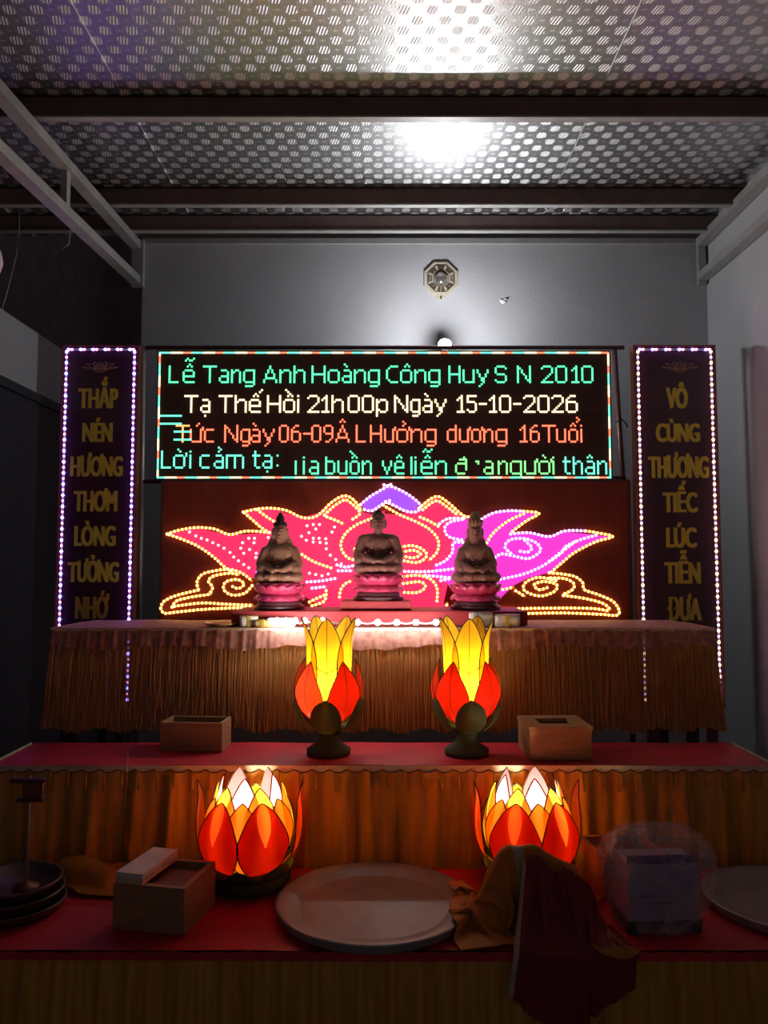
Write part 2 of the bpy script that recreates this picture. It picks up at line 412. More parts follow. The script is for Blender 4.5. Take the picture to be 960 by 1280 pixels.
def word_px(word, c0, c1, base):
    tk = parse(word); n = len(tk); gl = [list(G[ch]) for ch, _ in tk]; ch_ = ''.join(ch for ch, _ in tk)
    tot = lambda: sum(max(len(r) for r in g) for g in gl)
    for k in list(range(n)) * 2:          # tight words use narrower letters
        if n > 1 and (c1 - c0 + 1 - tot()) / (n - 1) < 1.0 and len(gl[k][0]) >= 6 and ch_[k] not in 'ASN2mđyT': gl[k] = [r[:2] + r[3:] for r in gl[k]]
    ws = [max(len(r) for r in g) for g in gl]
    gap = (c1 - c0 + 1 - sum(ws)) / (n - 1) if n > 1 else 0
    px_ = set(); x = c0
    for (ch, mk), wd, g in zip(tk, ws, gl):
        d = DESC.get(ch, 0); X = round(x); top = base - (len(g) - 1 - d)
        if ch in '-': top = base - 4
        for r, row in enumerate(g):
            for k, q in enumerate(row):
                if q == '#': px_.add((X + k, top + r))
        if mk:
            mid = X + wd // 2
            if mk.startswith('h'):
                px_.update({(X + wd, top), (X + wd, top - 1)}); mk = mk[1:]
                if mk == '?': mk = '?'
            for (dx, dy) in MK.get(mk, []) if mk else []:
                if dy == -99: px_.add((mid, base + 2))
                else: px_.add((mid + dx, top - dy))
        x += wd + gap
    return px_
def leds(pix, mb=None):
    mb = mb or MB()
    for (cx, ry) in sorted(pix):
        if 0 <= cx < COLS and 0 <= ry < ROWS:
            x = sx0 + (cx + .5) * px; z = sz1 - (ry + .5) * pz; h = px * .43
            vs = [(x - h, YS - .012, z - h), (x + h, YS - .012, z - h), (x + h, YS - .012, z + h), (x - h, YS - .012, z + h)]
            q = h * .72
            vs += [(x - q, YS - .0165, z - q), (x + q, YS - .0165, z - q), (x + q, YS - .0165, z + q), (x - q, YS - .0165, z + q)]
            mb.add(vs, [(4, 5, 6, 7), (0, 1, 5, 4), (1, 2, 6, 5), (2, 3, 7, 6), (3, 0, 4, 7)])
    return mb
L1 = [('Le[^~]', 5, 17), ('Tang', 22, 47), ('Anh', 52, 72), ('Hoa[\\]ng', 76, 109), ('Co[^]ng', 113, 139), ('Huy', 144, 163), ('S', 167, 172), ('N', 178, 184), ('2010', 190, 215)]
L2 = [('Ta[.]', 13, 25), ('The[^/]', 30, 50), ('Ho[^\\]i', 54, 69), ('21h00p', 74, 113), ('Nga[\\]y', 117, 142), ('15-10-2026', 148, 207)]
L3 = [('u[h/]c', 16, 27), ('Nga[\\]y', 33, 57), ('06-09A[^]', 60, 94), ('L', 98, 102), ('Hu[h]o[h?]ng', 105, 137), ('du[h]o[h]ng', 143, 172), ('16Tuo[^?]i', 179, 209)]
L4a = [('Lo[h\\]i', 2, 16), ('ca[?]m', 21, 42), ('ta[.]:', 47, 59)]
L4b = [('Iia', 68, 79), ('buo[^\\]n', 83, 105), ('ve[^]', 111, 121), ('lie[^~]n', 125, 142)]
L4c = [('đ', 147, 153), ("'a", 157, 165), ('ngu[h]o[h\\]i', 168, 195)]
L4d = [('tha[^]n', 200, 221)]
def line(ws, base):
    s = set()
    for (wd, a, b) in ws: s |= word_px(wd, a, b, base)
    return s
sign = thing('led_text_display', 'wide LED text display with four lines of green, cream and red writing', 'LED display', ((sx0 + sx1) / 2, YS, sz0))
M_face = mat('led_module_face', (.075, .030, .025), .55, var=.2, scale=300)
M_g = glow('led_green', (.10, 1.0, .40), 1.9); M_y = glow('led_cream', (1.0, .84, .42), 2.4); M_r = glow('led_red', (1.0, .16, .08), 2.2)
M_o = glow('led_orange', (1.0, .42, .12), 1.8); M_g2 = glow('led_mint', (.16, 1.0, .62), 1.6); M_g3 = glow('led_lime', (.25, 1.0, .28), 1.5)
part('cabinet', MB().box(sx0 - .008, sx1 + .008, YS - .006, YS + .06, sz0 - .008, sz1 + .008), M_black, sign, world=True)
mw, mh = (sx1 - sx0) / 7, (sz1 - sz0) / 4
for i in range(7):
    for j in range(4):
        part('led_module', MB().box(sx0 + i * mw + .0006, sx0 + (i + 1) * mw - .0006, YS - .012, YS - .005, sz0 + j * mh + .0006, sz0 + (j + 1) * mh - .0006), M_face, sign, world=True)
part('text_line', leds(line(L1, 15)), M_g, sign, world=True, kind='stuff', label='green LED text line')
part('text_line', leds(line(L2, 30)), M_y, sign, world=True, kind='stuff', label='cream LED text line')
part('text_line', leds(line(L3, 45)), M_r, sign, world=True, kind='stuff', label='red LED text line')
part('text_letter', leds(word_px('T', 9, 15, 45)), M_o, sign, world=True, kind='stuff', label='orange LED letter')
part('text_line', leds(line(L4a, 58)), M_g2, sign, world=True, kind='stuff', label='mint green LED text')
part('text_line', leds(line(L4b, 61)), M_g, sign, world=True, kind='stuff', label='green LED text along the bottom')
part('text_line', leds(line(L4c, 61)), M_g3, sign, world=True, kind='stuff', label='lime green LED text')
part('text_line', leds(line(L4d, 61)), M_g2, sign, world=True, kind='stuff', label='mint LED text at the bottom corner')
bor = {0: set(), 1: set(), 2: set()}
def bcol(k): k %= 16; return 0 if k < 6 else (1 if k < 12 else 2)
for cx in range(COLS): bor[bcol(cx)].add((cx, 0)); bor[bcol(cx + 2)].add((cx, 63))
for ry in range(1, 63):
    bor[bcol(ry + 10)].add((0, ry)); bor[bcol(ry + 5)].add((COLS - 1, ry))
for k in range(1, 12): bor[0] |= {(k, 32), (k, 36)}
for k in range(8, 17): bor[0] |= {(k, 40), (k, 44)}
for k, m in ((0, M_g2), (1, M_y), (2, M_r)): part('border_lights', leds(bor[k]), m, sign, world=True, kind='stuff')

# pipe stand that carries both light boards
st = thing('display_stand', 'brown pipe stand behind the text display and lotus light board', 'stand', (0, 3.99, 0))
zt = P(480, 434.5, 3.99).z
part('top_rail', MB().tube([(P(178, 435, 3.99).x, 3.99, zt), (P(780, 435, 3.99).x, 3.99, zt)], .011, 8), M_pole, st, world=True, smooth=True)
part('post', MB().tube([P(768, 438, 3.985), P(779, 605, 3.97), Vector((P(790, 700, 3.95).x, 3.96, .0))], .014, 8), M_pole, st, world=True, smooth=True)
part('post', MB().tube([P(179, 432, 3.985), P(177, 605, 3.97), Vector((P(175, 700, 3.95).x, 3.96, .0))], .014, 8), M_polel, st, world=True, smooth=True)
part('cross_rail', MB().tube([Vector((P(177, 603, 3.97).x, 3.97, P(480, 602, 3.97).z)), Vector((P(786, 603, 3.97).x, 3.97, P(480, 602, 3.97).z))], .011, 8), M_pole, st, world=True, smooth=True)
part('tie', MB().tube([P(770, 528, 3.96), P(777, 524, 3.94), P(783, 530, 3.94), P(784, 534, 3.95)], .004, 5), M_black, st, world=True)
part('clamp', MB().tube([P(764, 597, 3.96), P(782, 597, 3.95)], .009, 6), M_pole, st, world=True)

# ------------------------------------------------------------------ lotus light board
YL = 3.88
bx0 = P(203, 690, YL).x; bx1 = P(786, 690, YL).x; bz1 = P(480, 602.5, YL).z; bz0 = P(480, 800, YL).z
lot = thing('lotus_light_board', 'maroon light board with a glowing lotus and cloud design in yellow, pink and violet', 'light board', ((bx0 + bx1) / 2, YL, bz0))
M_board = mat('maroon_board', (.34, .055, .032), .45, var=.15, scale=4, stretch=(20, 1, .5))
part('board', MB().box(bx0, bx1, YL, YL + .03, bz0, bz1), M_board, lot, world=True)
part('board_frame', MB().box(bx0 - .012, bx0, YL - .006, YL + .035, bz0, bz1 + .008).box(bx1, bx1 + .014, YL - .006, YL + .035, bz0, bz1 + .008).box(bx0, bx1, YL - .006, YL + .035, bz1, bz1 + .010), M_pole, lot, world=True)
lw = lambda p: (190 + p[0] / 3.2, 590 + p[1] / 3.2)
rw = lambda p: (480 + p[0] / 3.097, 590 + p[1] / 3.097)
PL = lambda q, d=0.0: P(q[0], q[1], YL - d)
M_fillp = glow('backlit_pink', (.95, .035, .14), .82); M_fillm = glow('backlit_magenta', (.85, .045, .60), .88); M_fillv = glow('backlit_violet', (.34, .08, .95), 1.0)
def fill(pts, m, d, name):
    w_ = [PL(p, d) for p in pts]; tr = tessellate_polygon([w_])
    n = len(w_); mb = MB()
    mb.add(list(w_) + [p + Vector((0, d * .9, 0)) for p in w_], [tuple(f) for f in tr] + [(i, (i + 1) % n, n + (i + 1) % n, n + i) for i in range(n)])
    part(name, mb, m, lot, world=True)
fill([lw(p) for p in [(315,395),(240,337),(150,284),(66,249),(180,224),(310,252),(468,244),(372,162),(480,147),(600,184),(685,157),(770,98),(838,160),(880,170),(955,150)]] +
     [rw(p) for p in [(0,150),(30,250),(40,330),(0,420),(-20,548)]] + [lw(p) for p in [(700,548),(560,470),(420,430)]], M_fillp, .003, 'pink_fill')
fill([rw(p) for p in [(-24,160),(60,165),(130,140),(200,98),(295,162),(310,180),(300,270),(260,330),(250,420),(230,510),(300,548),(0,560),(-30,420),(10,300)]], M_fillp, .0035, 'pink_fill')
fill([rw(p) for p in [(235,215),(260,190),(310,180),(365,192),(420,162),(480,152),(590,162),(490,236),(560,237),(640,252),(700,230),(870,250),(740,308),(645,388),(560,410),(500,440),(440,500),(300,500),(235,420),(180,400),(200,365),(262,325),(268,270)]], M_fillm, .0045, 'magenta_fill')
fill([lw(p) for p in [(840,140),(870,102),(920,72),(958,52)]] + [rw(p) for p in [(40,62),(90,87),(134,122),(120,152),(80,148),(40,128),(5,108)]] + [lw(p) for p in [(920,128),(880,153)]], M_fillv, .005, 'violet_fill')

def smooth_pts(pts, n):
    out = []
    for i in range(len(pts) - 1):
        p0 = pts[max(i - 1, 0)]; p1 = pts[i]; p2 = pts[i + 1]; p3 = pts[min(i + 2, len(pts) - 1)]
        for k in range(n):
            t = k / n; q = []
            for a in range(2):
                q.append(.5 * (2 * p1[a] + (p2[a] - p0[a]) * t + (2 * p0[a] - 5 * p1[a] + 4 * p2[a] - p3[a]) * t * t + (3 * p1[a] - p0[a] - 3 * p2[a] + p3[a]) * t ** 3))
            out.append(tuple(q))
    out.append(tuple(pts[-1])); return out
M_ly = glow('led_yellow', (1.0, .74, .22), 5.0); M_lyr = mat('rope_casing_yellow', (.90, .62, .14), .4, var=.05, trans=.4)
M_lp = glow('led_violet', (.88, .66, 1.0), 4.5); M_lpr = mat('rope_casing_lilac', (.80, .55, .90), .4, var=.05, trans=.4)
M_lw = glow('led_warm_white', (1.0, .70, .55), 3.2); M_lb = glow('led_blue', (.16, .12, 1.0), 3.0)
def led_curve(pts, conv, kind, step=5.0, rope=True):
    q = smooth_pts([conv(p) for p in pts], 8)
    acc = 0; dots = [q[0]]
    for a, b in zip(q, q[1:]):
        L = math.hypot(b[0] - a[0], b[1] - a[1])
        while acc + L >= step:
            t = (step - acc) / L; a = (a[0] + (b[0] - a[0]) * t, a[1] + (b[1] - a[1]) * t); dots.append(a); L = math.hypot(b[0] - a[0], b[1] - a[1]); acc = 0
        acc += L
    mb = MB()
    for d in dots: mb.dome(PL(d, .007), .0068)
    o = part('led_string', mb, M_ly if kind == 'y' else M_lp, lot, world=True, smooth=True, kind='stuff')
    if rope:
        rp = MB().tube([PL(p, .0065) for p in q], .0060, 5)
        ro = link('rope_light', rp.mesh('rope_light', M_lyr if kind == 'y' else M_lpr, True), o)
        ro.matrix_parent_inverse = (o.matrix_parent_inverse).inverted() @ Matrix.Identity(4) if False else (Matrix.Translation(lot.location) @ o.matrix_parent_inverse).inverted()
LY = [[(315,395),(290,380),(240,335),(180,295),(110,265),(60,248)], [(60,248),(110,232),(180,222),(250,228),(310,250),(380,236),(470,242)],
 [(470,242),(440,225),(400,190),(365,160)], [(365,160),(420,148),(480,145),(540,155),(600,182),(650,180),(685,155)], [(420,150),(460,180),(500,205)],
 [(685,155),(720,120),(770,95),(810,115),(840,160)], [(690,172),(730,135),(772,112),(805,132),(832,165),(800,190)], [(700,180),(740,195),(770,210)],
 [(880,185),(820,210),(775,245),(755,290),(770,330),(800,350),(830,345)], [(838,290),(808,312),(830,342)],
 [(35,545),(45,520),(80,500),(130,485),(185,472)], [(185,470),(180,440),(200,410),(250,395),(310,390),(360,405),(402,437)], [(235,480),(242,460),(225,435),(250,415),(310,405),(350,412)],
 [(400,455),(370,485),(320,492),(287,470),(295,440),(340,430),(368,448),(345,466),(318,456)], [(35,545),(50,565),(100,560),(200,550),(300,545),(405,541)], [(80,540),(100,515),(160,500),(240,488)], [(90,537),(200,524),(300,529),(405,533)],
 [(600,330),(650,360),(720,385)], [(630,520),(660,505),(697,490)], [(640,535),(690,515),(697,465)], [(750,500),(755,470),(775,445),(802,435)]]
LP = [[(835,130),(870,100),(920,70),(955,50)], [(850,150),(880,155),(920,130),(955,112)], [(620,440),(680,435),(742,424)], [(640,465),(700,458)], [(740,372),(775,380),(805,375)], [(745,395),(805,395)]]
RY = [[(135,140),(200,95),(250,120),(295,160),(320,175)], [(150,146),(200,112),(240,132),(288,170)], [(140,175),(175,190),(210,210)], [(-4,128),(60,165),(130,195),(180,225),(210,265),(205,310),(170,345)],
 [(65,290),(110,285),(150,300),(165,325),(130,350),(70,342)], [(70,310),(115,303),(142,318),(115,332),(75,326)], [(310,178),(335,172),(352,178)], [(540,152),(600,160),(550,190),(490,235)], [(540,162),(480,190),(420,240),(385,300)],
 [(780,228),(830,236),(885,250),(820,270),(740,310),(690,350),(645,390)],
 [(640,390),(690,395),(740,405),(770,430),(775,455),(830,475),(885,500),(910,535),(900,555),(840,551),(700,546),(530,548)], [(695,478),(780,490),(850,510),(878,535)], [(460,530),(650,527),(800,528),(870,538)],
 [(645,410),(700,413),(735,432),(730,455),(697,472)], [(665,420),(600,408),(548,428),(545,460),(605,480),(660,462),(668,436),(622,424),(582,435),(600,456),(636,446)], [(510,460),(548,483)], [(460,455),(505,445)],
 [(75,405),(130,400),(180,415),(205,450),(205,500)], [(75,432),(140,425),(160,445),(130,466),(75,466)], [(240,530),(245,505)]]
RP = [[(0,50),(40,60),(90,85),(135,120),(140,140),(120,155),(80,150),(40,130),(0,112)], [(215,200),(250,180),(310,182),(260,192),(235,215),(250,250),(305,263)], [(305,272),(268,275),(265,310),(235,345),(190,365)],
 [(365,190),(420,160),(480,150),(540,152)], [(490,240),(560,235),(640,250),(700,228),(780,228)], [(820,245),(760,262),(700,290),(690,310),(620,360),(540,395),(450,415)], [(740,270),(640,345)],
 [(408,352),(450,318),(500,325),(560,335),(605,305),(590,275),(545,258),(490,262),(468,290),(500,322)], [(545,265),(572,293),(555,310),(520,305)], [(80,385),(170,385),(270,375)], [(160,400),(262,410)], [(220,420),(262,412)]]
for p in LY: led_curve(p, lw, 'y')
for p in RY: led_curve(p, rw, 'y')
for p in LP: led_curve(p, lw, 'p')
for p in RP: led_curve(p, rw, 'p')
dl = [(150,240),(175,255),(197,265),(220,272),(243,283),(265,293),(288,305),(312,322),(327,340),(346,355),(367,370),(387,383),(362,283),(355,305),(367,325),(390,310),(387,265),(410,265),(408,283),(417,325),(440,325),(415,342),(438,342),
 (620,215),(645,210),(670,210),(655,228),(628,243),(598,257),(617,273),(645,265),(668,265),(695,267),(645,280),(672,282),(697,285),(720,240),(730,220),(697,307),(713,333),(735,350),(757,368),(485,280),(465,262),(630,405),(655,410),(680,415),(705,408)]
mb = MB()
for d in dl: mb.dome(PL(lw(d), .007), .0066)
part('led_dots', mb, M_lw, lot, world=True, smooth=True, kind='stuff')
part('led_dot', MB().dome(PL(lw((420, 400)), .007), .008), M_lb, lot, world=True, smooth=True)

# ------------------------------------------------------------------ tall text banners
def text_mesh(s, bold=0):
    cu = bpy.data.curves.new('t', 'FONT'); cu.body = s;  cu.extrude = .0; cu.resolution_u = 3
    o = bpy.data.objects.new('t', cu); C.objects.link(o)
    dg = bpy.context.evaluated_depsgraph_get(); dg.update()
    me = bpy.data.meshes.new_from_object(o.evaluated_get(dg)); bpy.data.objects.remove(o); bpy.data.curves.remove(cu)
    vs = [v.co.copy() for v in me.vertices]; fs = [tuple(p.vertices) for p in me.polygons]; bpy.data.meshes.remove(me)
    return vs, fs
CAPH = max(v.y for v in text_mesh('H')[0])
M_ban = mat('maroon_vinyl', (.075, .02, .045), .28, var=.2, scale=3, bump=.10, bscale=7, coat=.4)
M_gold = mat('gold_print', (1.0, .76, .10), .40, 0, var=.1, scale=20)
M_gold2 = mat('dull_gold_print', (.50, .30, .16), .5, 0, var=.1)
M_bb = glow('led_blue_white', (.26, .18, 1.0), 24.0); M_bp = glow('led_pink', (1.0, .25, .62), 8.0); M_bo = glow('led_amber', (1.0, .55, .34), 9.0); M_bv = glow('led_lilac', (.72, .40, 1.0), 9.0)
M_tp = mat('led_tape', (.75, .75, .78), .45, var=.05); M_tq = M_tp
def banner(u0, u1, YN, words, label, cols, tubem, side):
    z1 = P(480, 434, YN).z; z0 = P(480, 884, YN).z; x0 = P(u0, 640, YN).x; x1 = P(u1, 640, YN).x; W = x1 - x0
    t = thing('memorial_banner', label, 'banner', ((x0 + x1) / 2, YN, z0), group='gold lettered mourning banners beside the altar')
    part('panel', MB().box(x0, x1, YN, YN + .035, z0, z1), M_ban, t, world=True)
    part('frame', MB().box(x0 - .010, x0, YN - .006, YN + .04, z0 - .008, z1 + .010).box(x1, x1 + .010, YN - .006, YN + .04, z0 - .008, z1 + .010).box(x0, x1, YN - .006, YN + .04, z1, z1 + .010), M_redwood, t, world=True)
    part('foot', MB().box(x0 + .03, x0 + .07, YN - .0, YN + .035, 0, z0).box(x1 - .07, x1 - .03, YN, YN + .035, 0, z0).box(x0, x1, YN - .04, YN + .07, 0, .03), M_pole, t, world=True)
    for (s, ua, ub, va, vb) in words:
        plain = s.replace('Ơ', 'O').replace('Ở', 'Ỏ').replace('Ớ', 'Ó'); vs, fs = text_mesh(plain)
        for k, ch in enumerate(s):
            if ch in 'ƠỞỚ':   # the horn of the letter
                xe = max(v.x for v in text_mesh(s[:k].replace('Ư', 'U') + 'O')[0]) + (.02 if 'Ư' in s[:k] else 0); b0 = len(vs); c = CAPH
                hv = [(xe - .16, c * .90), (xe - .02, c * .98), (xe + .0, c * 1.14), (xe + .09, c * 1.14), (xe + .07, c * .92), (xe - .06, c * .78)]
                vs += [Vector((a_, b_, 0)) for a_, b_ in hv]; fs.append(tuple(range(b0 + 5, b0 - 1, -1)))
        xa = min(v.x for v in vs); xb = max(v.x for v in vs)
        A = P(ua, vb, YN); B = P(ub, va, YN); sx = (B.x - A.x) / (xb - xa); sz = (B.z - A.z) / (CAPH + .03)
        mb = MB()
        for k, (ox, oz) in enumerate([(a_ * .0011, b_ * .0016) for a_ in range(-5, 6) for b_ in (-1, 0, 1)]):
            mb.add([(A.x + (v.x - xa) * sx + ox, YN - .0020 - .00003 * k, A.z + v.y * sz + oz) for v in vs], fs)
        part('lettering', mb, M_gold, t, world=True)
    # lotus emblem drawn in gold line
    e = P((u0 + u1) / 2 + (2 if side > 0 else 4), 458, YN); mb = MB()
    def petal(ax, L, wd, oy=0):
        out = []
        for k in range(13):
            s = k / 12; r = L * s; q = wd * math.sin(PI * s ** .8) * (1 if True else 0)
            out.append((r, q))
        for sg in (1, -1):
            pts = [(e.x + math.cos(ax) * r - math.sin(ax) * q * sg, YN - .003, e.z - .018 + oy + math.sin(ax) * r * .74 + math.cos(ax) * q * sg * .62) for r, q in out]
            mb.tube(pts, .0016, 4)
    for a_, L_, w_ in ((90, .052, .02), (60, .062, .014), (120, .062, .014), (32, .082, .012), (148, .082, .012), (12, .092, .006), (168, .092, .006)): petal(math.radians(a_), L_, w_)
    mb.tube([(e.x + .03 * math.cos(a * PI / 10), YN - .003, e.z - .012 + .017 * math.sin(a * PI / 10)) for a in range(20)], .0016, 4, closed=True)
    part('lotus_emblem', mb, M_gold2, t, world=True)
    # LED rope round the edge
    for sd, x in (('l', x0 + .014), ('r', x1 - .014)):
        stp = .0275; n = int((z1 - z0 - .02) / stp); A = MB(); B = MB()
        for k in range(n):
            z = z1 - .025 - k * stp
            mb = A if k % 2 == 0 else B
            mb.dome((x, YN - .006, z), .0070 if mb is A else .0055, 6)
        o = part('led_strip', MB().box(x - .0055, x + .0055, YN - .006, YN - .0005, z0 + .01, z1 - .008), tubem, t, world=True)
        part('led_row', A, cols[0], t, world=True, kind='stuff', smooth=True); part('led_row', B, cols[1], t, world=True, kind='stuff', smooth=True)
    part('led_strip', MB().box(x0 + .01, x1 - .01, YN - .006, YN - .0005, z1 - .018, z1 - .008), M_tp, t, world=True)
    A = MB(); B = MB(); nk = 6
    for k in range(nk):
        x = x0 + .03 + (x1 - x0 - .06) * k / (nk - 1)
        A.dome((x - .007, YN - .006, z1 - .013), .0068); B.dome((x + .010, YN - .006, z1 - .013), .0062)
    part('led_row', A, M_bb, t, world=True, kind='stuff', smooth=True); part('led_row', B, M_bp, t, world=True, kind='stuff', smooth=True)
banner(75, 168, 3.84, [('THẮP', 99, 147, 485, 510), ('NÉN', 104, 140, 528, 552), ('HƯƠNG', 89, 153, 570, 595), ('THƠM', 93, 146, 613, 639), ('LÒNG', 94, 144, 657, 682), ('TƯỞNG', 86, 148, 702, 727), ('NHỚ', 95, 136, 745, 773)],
       'tall maroon banner with gold words, edged by blue violet LEDs, by the dark opening', (M_bb, M_bp), M_tp, -1)
banner(797.5, 897, 3.84, [('VÔ', 834, 858, 484, 510), ('CÙNG', 821, 873, 529, 552), ('THƯƠNG', 812, 884, 570, 597), ('TIẾC', 830, 870, 615, 640), ('LÚC', 834, 869, 659, 684), ('TIỄN', 832, 874, 702, 729), ('ĐƯA', 836, 875, 747, 775)],
       'tall maroon banner with gold words, edged by amber and lilac LEDs', (M_bo, M_bv), M_tq, 1)

# ------------------------------------------------------------------ tiered altar tables and cloths
def table(x0, x1, y0, y1, z, label):
    t = thing('altar_table', label, 'table', ((x0 + x1) / 2, (y0 + y1) / 2, 0), group='tiered altar tables under cloth')
    part('tabletop', MB().box(x0, x1, y0, y1, z - .03, z), M_redwood, t, world=True)
    for x in (x0 + .05, x1 - .05):
        for y in (y0 + .05, y1 - .05):
            part('leg', MB().box(x - .02, x + .02, y - .02, y + .02, 0, z - .03), M_legs, t, world=True)
def skirt(x0, x1, y0, y1, zt, zb, n, m, amp, wav, flare, seed, side=.3):
    """cloth hanging round the front and both ends, with pleats; returns grid points"""
    rnd = random.Random(seed); Lf = x1 - x0; Ls = (y1 - y0) * side; tot = Lf + 2 * Ls
    ph = [rnd.uniform(0, 2 * PI) for _ in range(4)]; rows = []
    for j in range(m):
        t = j / (m - 1); z = zt + (zb - zt) * t
        for i in range(n):
            s = tot * i / (n - 1); rc = .03
            if s < Ls: p = Vector((x0, y0 + Ls - s)); nr = Vector((-1, 0)); cx = 1 - (Ls - s) / max(Ls, 1e-6)
            elif s < Ls + Lf: p = Vector((x0 + s - Ls, y0)); nr = Vector((0, -1))
            else: p = Vector((x1, y0 + s - Ls - Lf)); nr = Vector((1, 0))
            # round the corners of the normal
            d0 = s - Ls; d1 = s - Ls - Lf
            for d, a, b in ((d0, Vector((-1, 0)), Vector((0, -1))), (d1, Vector((0, -1)), Vector((1, 0)))):
                if abs(d) < .08: k = (d + .08) / .16; nr = (a * (1 - k) + b * k).normalized()
            q = 2 * PI * s / wav
            wv = math.sin(q + 1.3 * math.sin(q * .23 + ph[0]) + ph[1]) + .5 * math.sin(q * 2.13 + ph[2] + .6 * t) + .4 * math.sin(q * .41 + ph[3] + t)
            off = amp * (.25 + .75 * t ** .7) * (wv * .6 + .5) + flare * t
            zz = z + (0.010 * math.sin(q * .11 + ph[0]) * t + .004 * math.sin(q * .5)) * (1 if j == m - 1 else t)
            rows.append((p.x + nr.x * off, p.y + nr.y * off, zz))
    return rows
def path(x0, x1, y0, y1, n, side, off=0):
    Lf = x1 - x0; Ls = (y1 - y0) * side; tot = Lf + 2 * Ls; out = []
    for i in range(n):
        s = tot * i / (n - 1)
        if s < Ls: out.append((x0 - off, y0 + Ls - s, s))
        elif s < Ls + Lf: out.append((x0 + s - Ls, y0 - off, s))
        else: out.append((x1 + off, y0 + s - Ls - Lf, s))
    return out
def trim(x0, x1, y0, y1, zt, depth, per, n, side, off):
    """scalloped edging"""
    pts = path(x0, x1, y0, y1, n, side, off); a = []; b = []; c_ = []
    for (x, y, s) in pts:
        sc = abs(math.sin(PI * s / per))
        a.append((x, y, zt)); b.append((x, y, zt - depth * (.55 + .45 * sc))); c_.append((x, y, zt - depth * (.55 + .45 * sc)))
    mb = MB(); mb.grid(a + b, n, 2)
    return mb, MB().tube([(p[0], p[1] - .002, p[2]) for p in c_], .0022, 4)
def top_cloth(x0, x1, y0, y1, z, seed):
    nx, ny = 60, 14; pts = []
    for j in range(ny):
        for i in range(nx):
            x = x0 + (x1 - x0) * i / (nx - 1); y = y0 + (y1 - y0) * j / (ny - 1)
            pts.append((x, y, z + .003 + .003 * noise.noise(Vector((x * 5, y * 9, seed)))))
    return MB().grid(pts, nx, ny)

# top tier
T1 = dict(x0=-1.385, x1=1.375, y0=3.30, y1=3.78); Z1 = P(480, 786, 3.30).z
table(T1['x0'] + .02, T1['x1'] - .02, 3.32, 3.78, Z1 - .004, 'tallest altar table, under the fringed cloth, carrying the three statues')
t = thing('fringed_tablecloth', 'sheer fringed gold tablecloth on the tallest tier under the statues', 'tablecloth', (0, 3.54, Z1))
part('top_cloth', top_cloth(T1['x0'], T1['x1'], 3.30, 3.78, Z1, 1), mat('pink_lace_top', (.52, .25, .22), .7, var=.3, scale=30), t, world=True, smooth=True)
zb1 = P(480, 914, 3.25).z; zm1 = P(480, 809, 3.29).z
part('fringe_skirt', MB().grid(skirt(**T1, zt=Z1, zb=zb1, n=1500, m=9, amp=.011, wav=.021, flare=.035, seed=3, side=.75), 1500, 9), M_skirt1, t, world=True, smooth=True)
part('lace_valance', MB().grid(skirt(T1['x0'] - .004, T1['x1'] + .004, T1['y0'] - .004, T1['y1'], Z1 + .002, zm1, 700, 4, .006, .06, .012, 5, .75), 700, 4), M_band, t, world=True, smooth=True)
a, b = trim(T1['x0'] - .006, T1['x1'] + .006, T1['y0'] - .006, T1['y1'], Z1 + .004, .014, .075, 700, .75, .001)
part('scalloped_edge', a, M_lace, t, world=True)
rnd = random.Random(4); mb = MB()
for k in range(420):
    x = T1['x0'] + (T1['x1'] - T1['x0']) * (k + rnd.random() * .8) / 420; L = rnd.uniform(.30, 1.0) ** .5
    zt_ = zm1 - rnd.random() * .05; ze = zt_ + (zb1 - zt_) * L
    tz = lambda z: (Z1 - z) / (Z1 - zb1)
    mb.tube([(x, T1['y0'] - .011 - .036 * tz(zt_), zt_), (x + rnd.uniform(-.004, .004), T1['y0'] - .013 - .040 * tz((zt_ + ze) / 2), (zt_ + ze) / 2), (x + rnd.uniform(-.006, .006), T1['y0'] - .013 - .043 * tz(ze), ze)], .0014, 3)
part('fringe_strands', mb, mat('gold_thread', (.62, .33, .12), .4, .2, var=.3), t, world=True, kind='stuff')

# middle tier
Z2 = .80; T2 = dict(x0=-1.36, x1=1.345, y0=2.775, y1=3.12)
table(T2['x0'] + .02, T2['x1'] - .02, 2.79, 3.12, Z2 - .004, 'middle altar table under red cloth, carrying the tall lotus lanterns')
t = thing('red_gold_tablecloth', 'red tablecloth with gold pleated skirt on the middle tier', 'tablecloth', (0, 2.95, Z2))
part('top_cloth', top_cloth(T2['x0'], T2['x1'], T2['y0'], T2['y1'], Z2, 2), M_red, t, world=True, smooth=True)
part('pleated_skirt', MB().grid(skirt(**T2, zt=Z2, zb=.458, n=1100, m=12, amp=.030, wav=.145, flare=.015, seed=11, side=1.0), 1100, 12), M_skirt2, t, world=True, smooth=True)
a, b = trim(T2['x0'] - .004, T2['x1'] + .004, T2['y0'] - .004, T2['y1'], Z2 + .006, .024, .061, 1400, 1.0, .012)
part('scalloped_lace', a, M_lace, t, world=True); part('braid', b, M_braid, t, world=True)
rnd = random.Random(9)
k = 0; x = T2['x0'] + .03
while x < T2['x1']:
    zt_ = Z2 - .012; L = rnd.uniform(.05, .07)
    part('tassel', MB().tube([(x, T2['y0'] - .020, zt_), (x, T2['y0'] - .024, zt_ - L * .35), (x + .002, T2['y0'] - .030, zt_ - L)], [.002, .004, .0055], 6), M_skirt2, t, world=True, smooth=True)
    x += .061

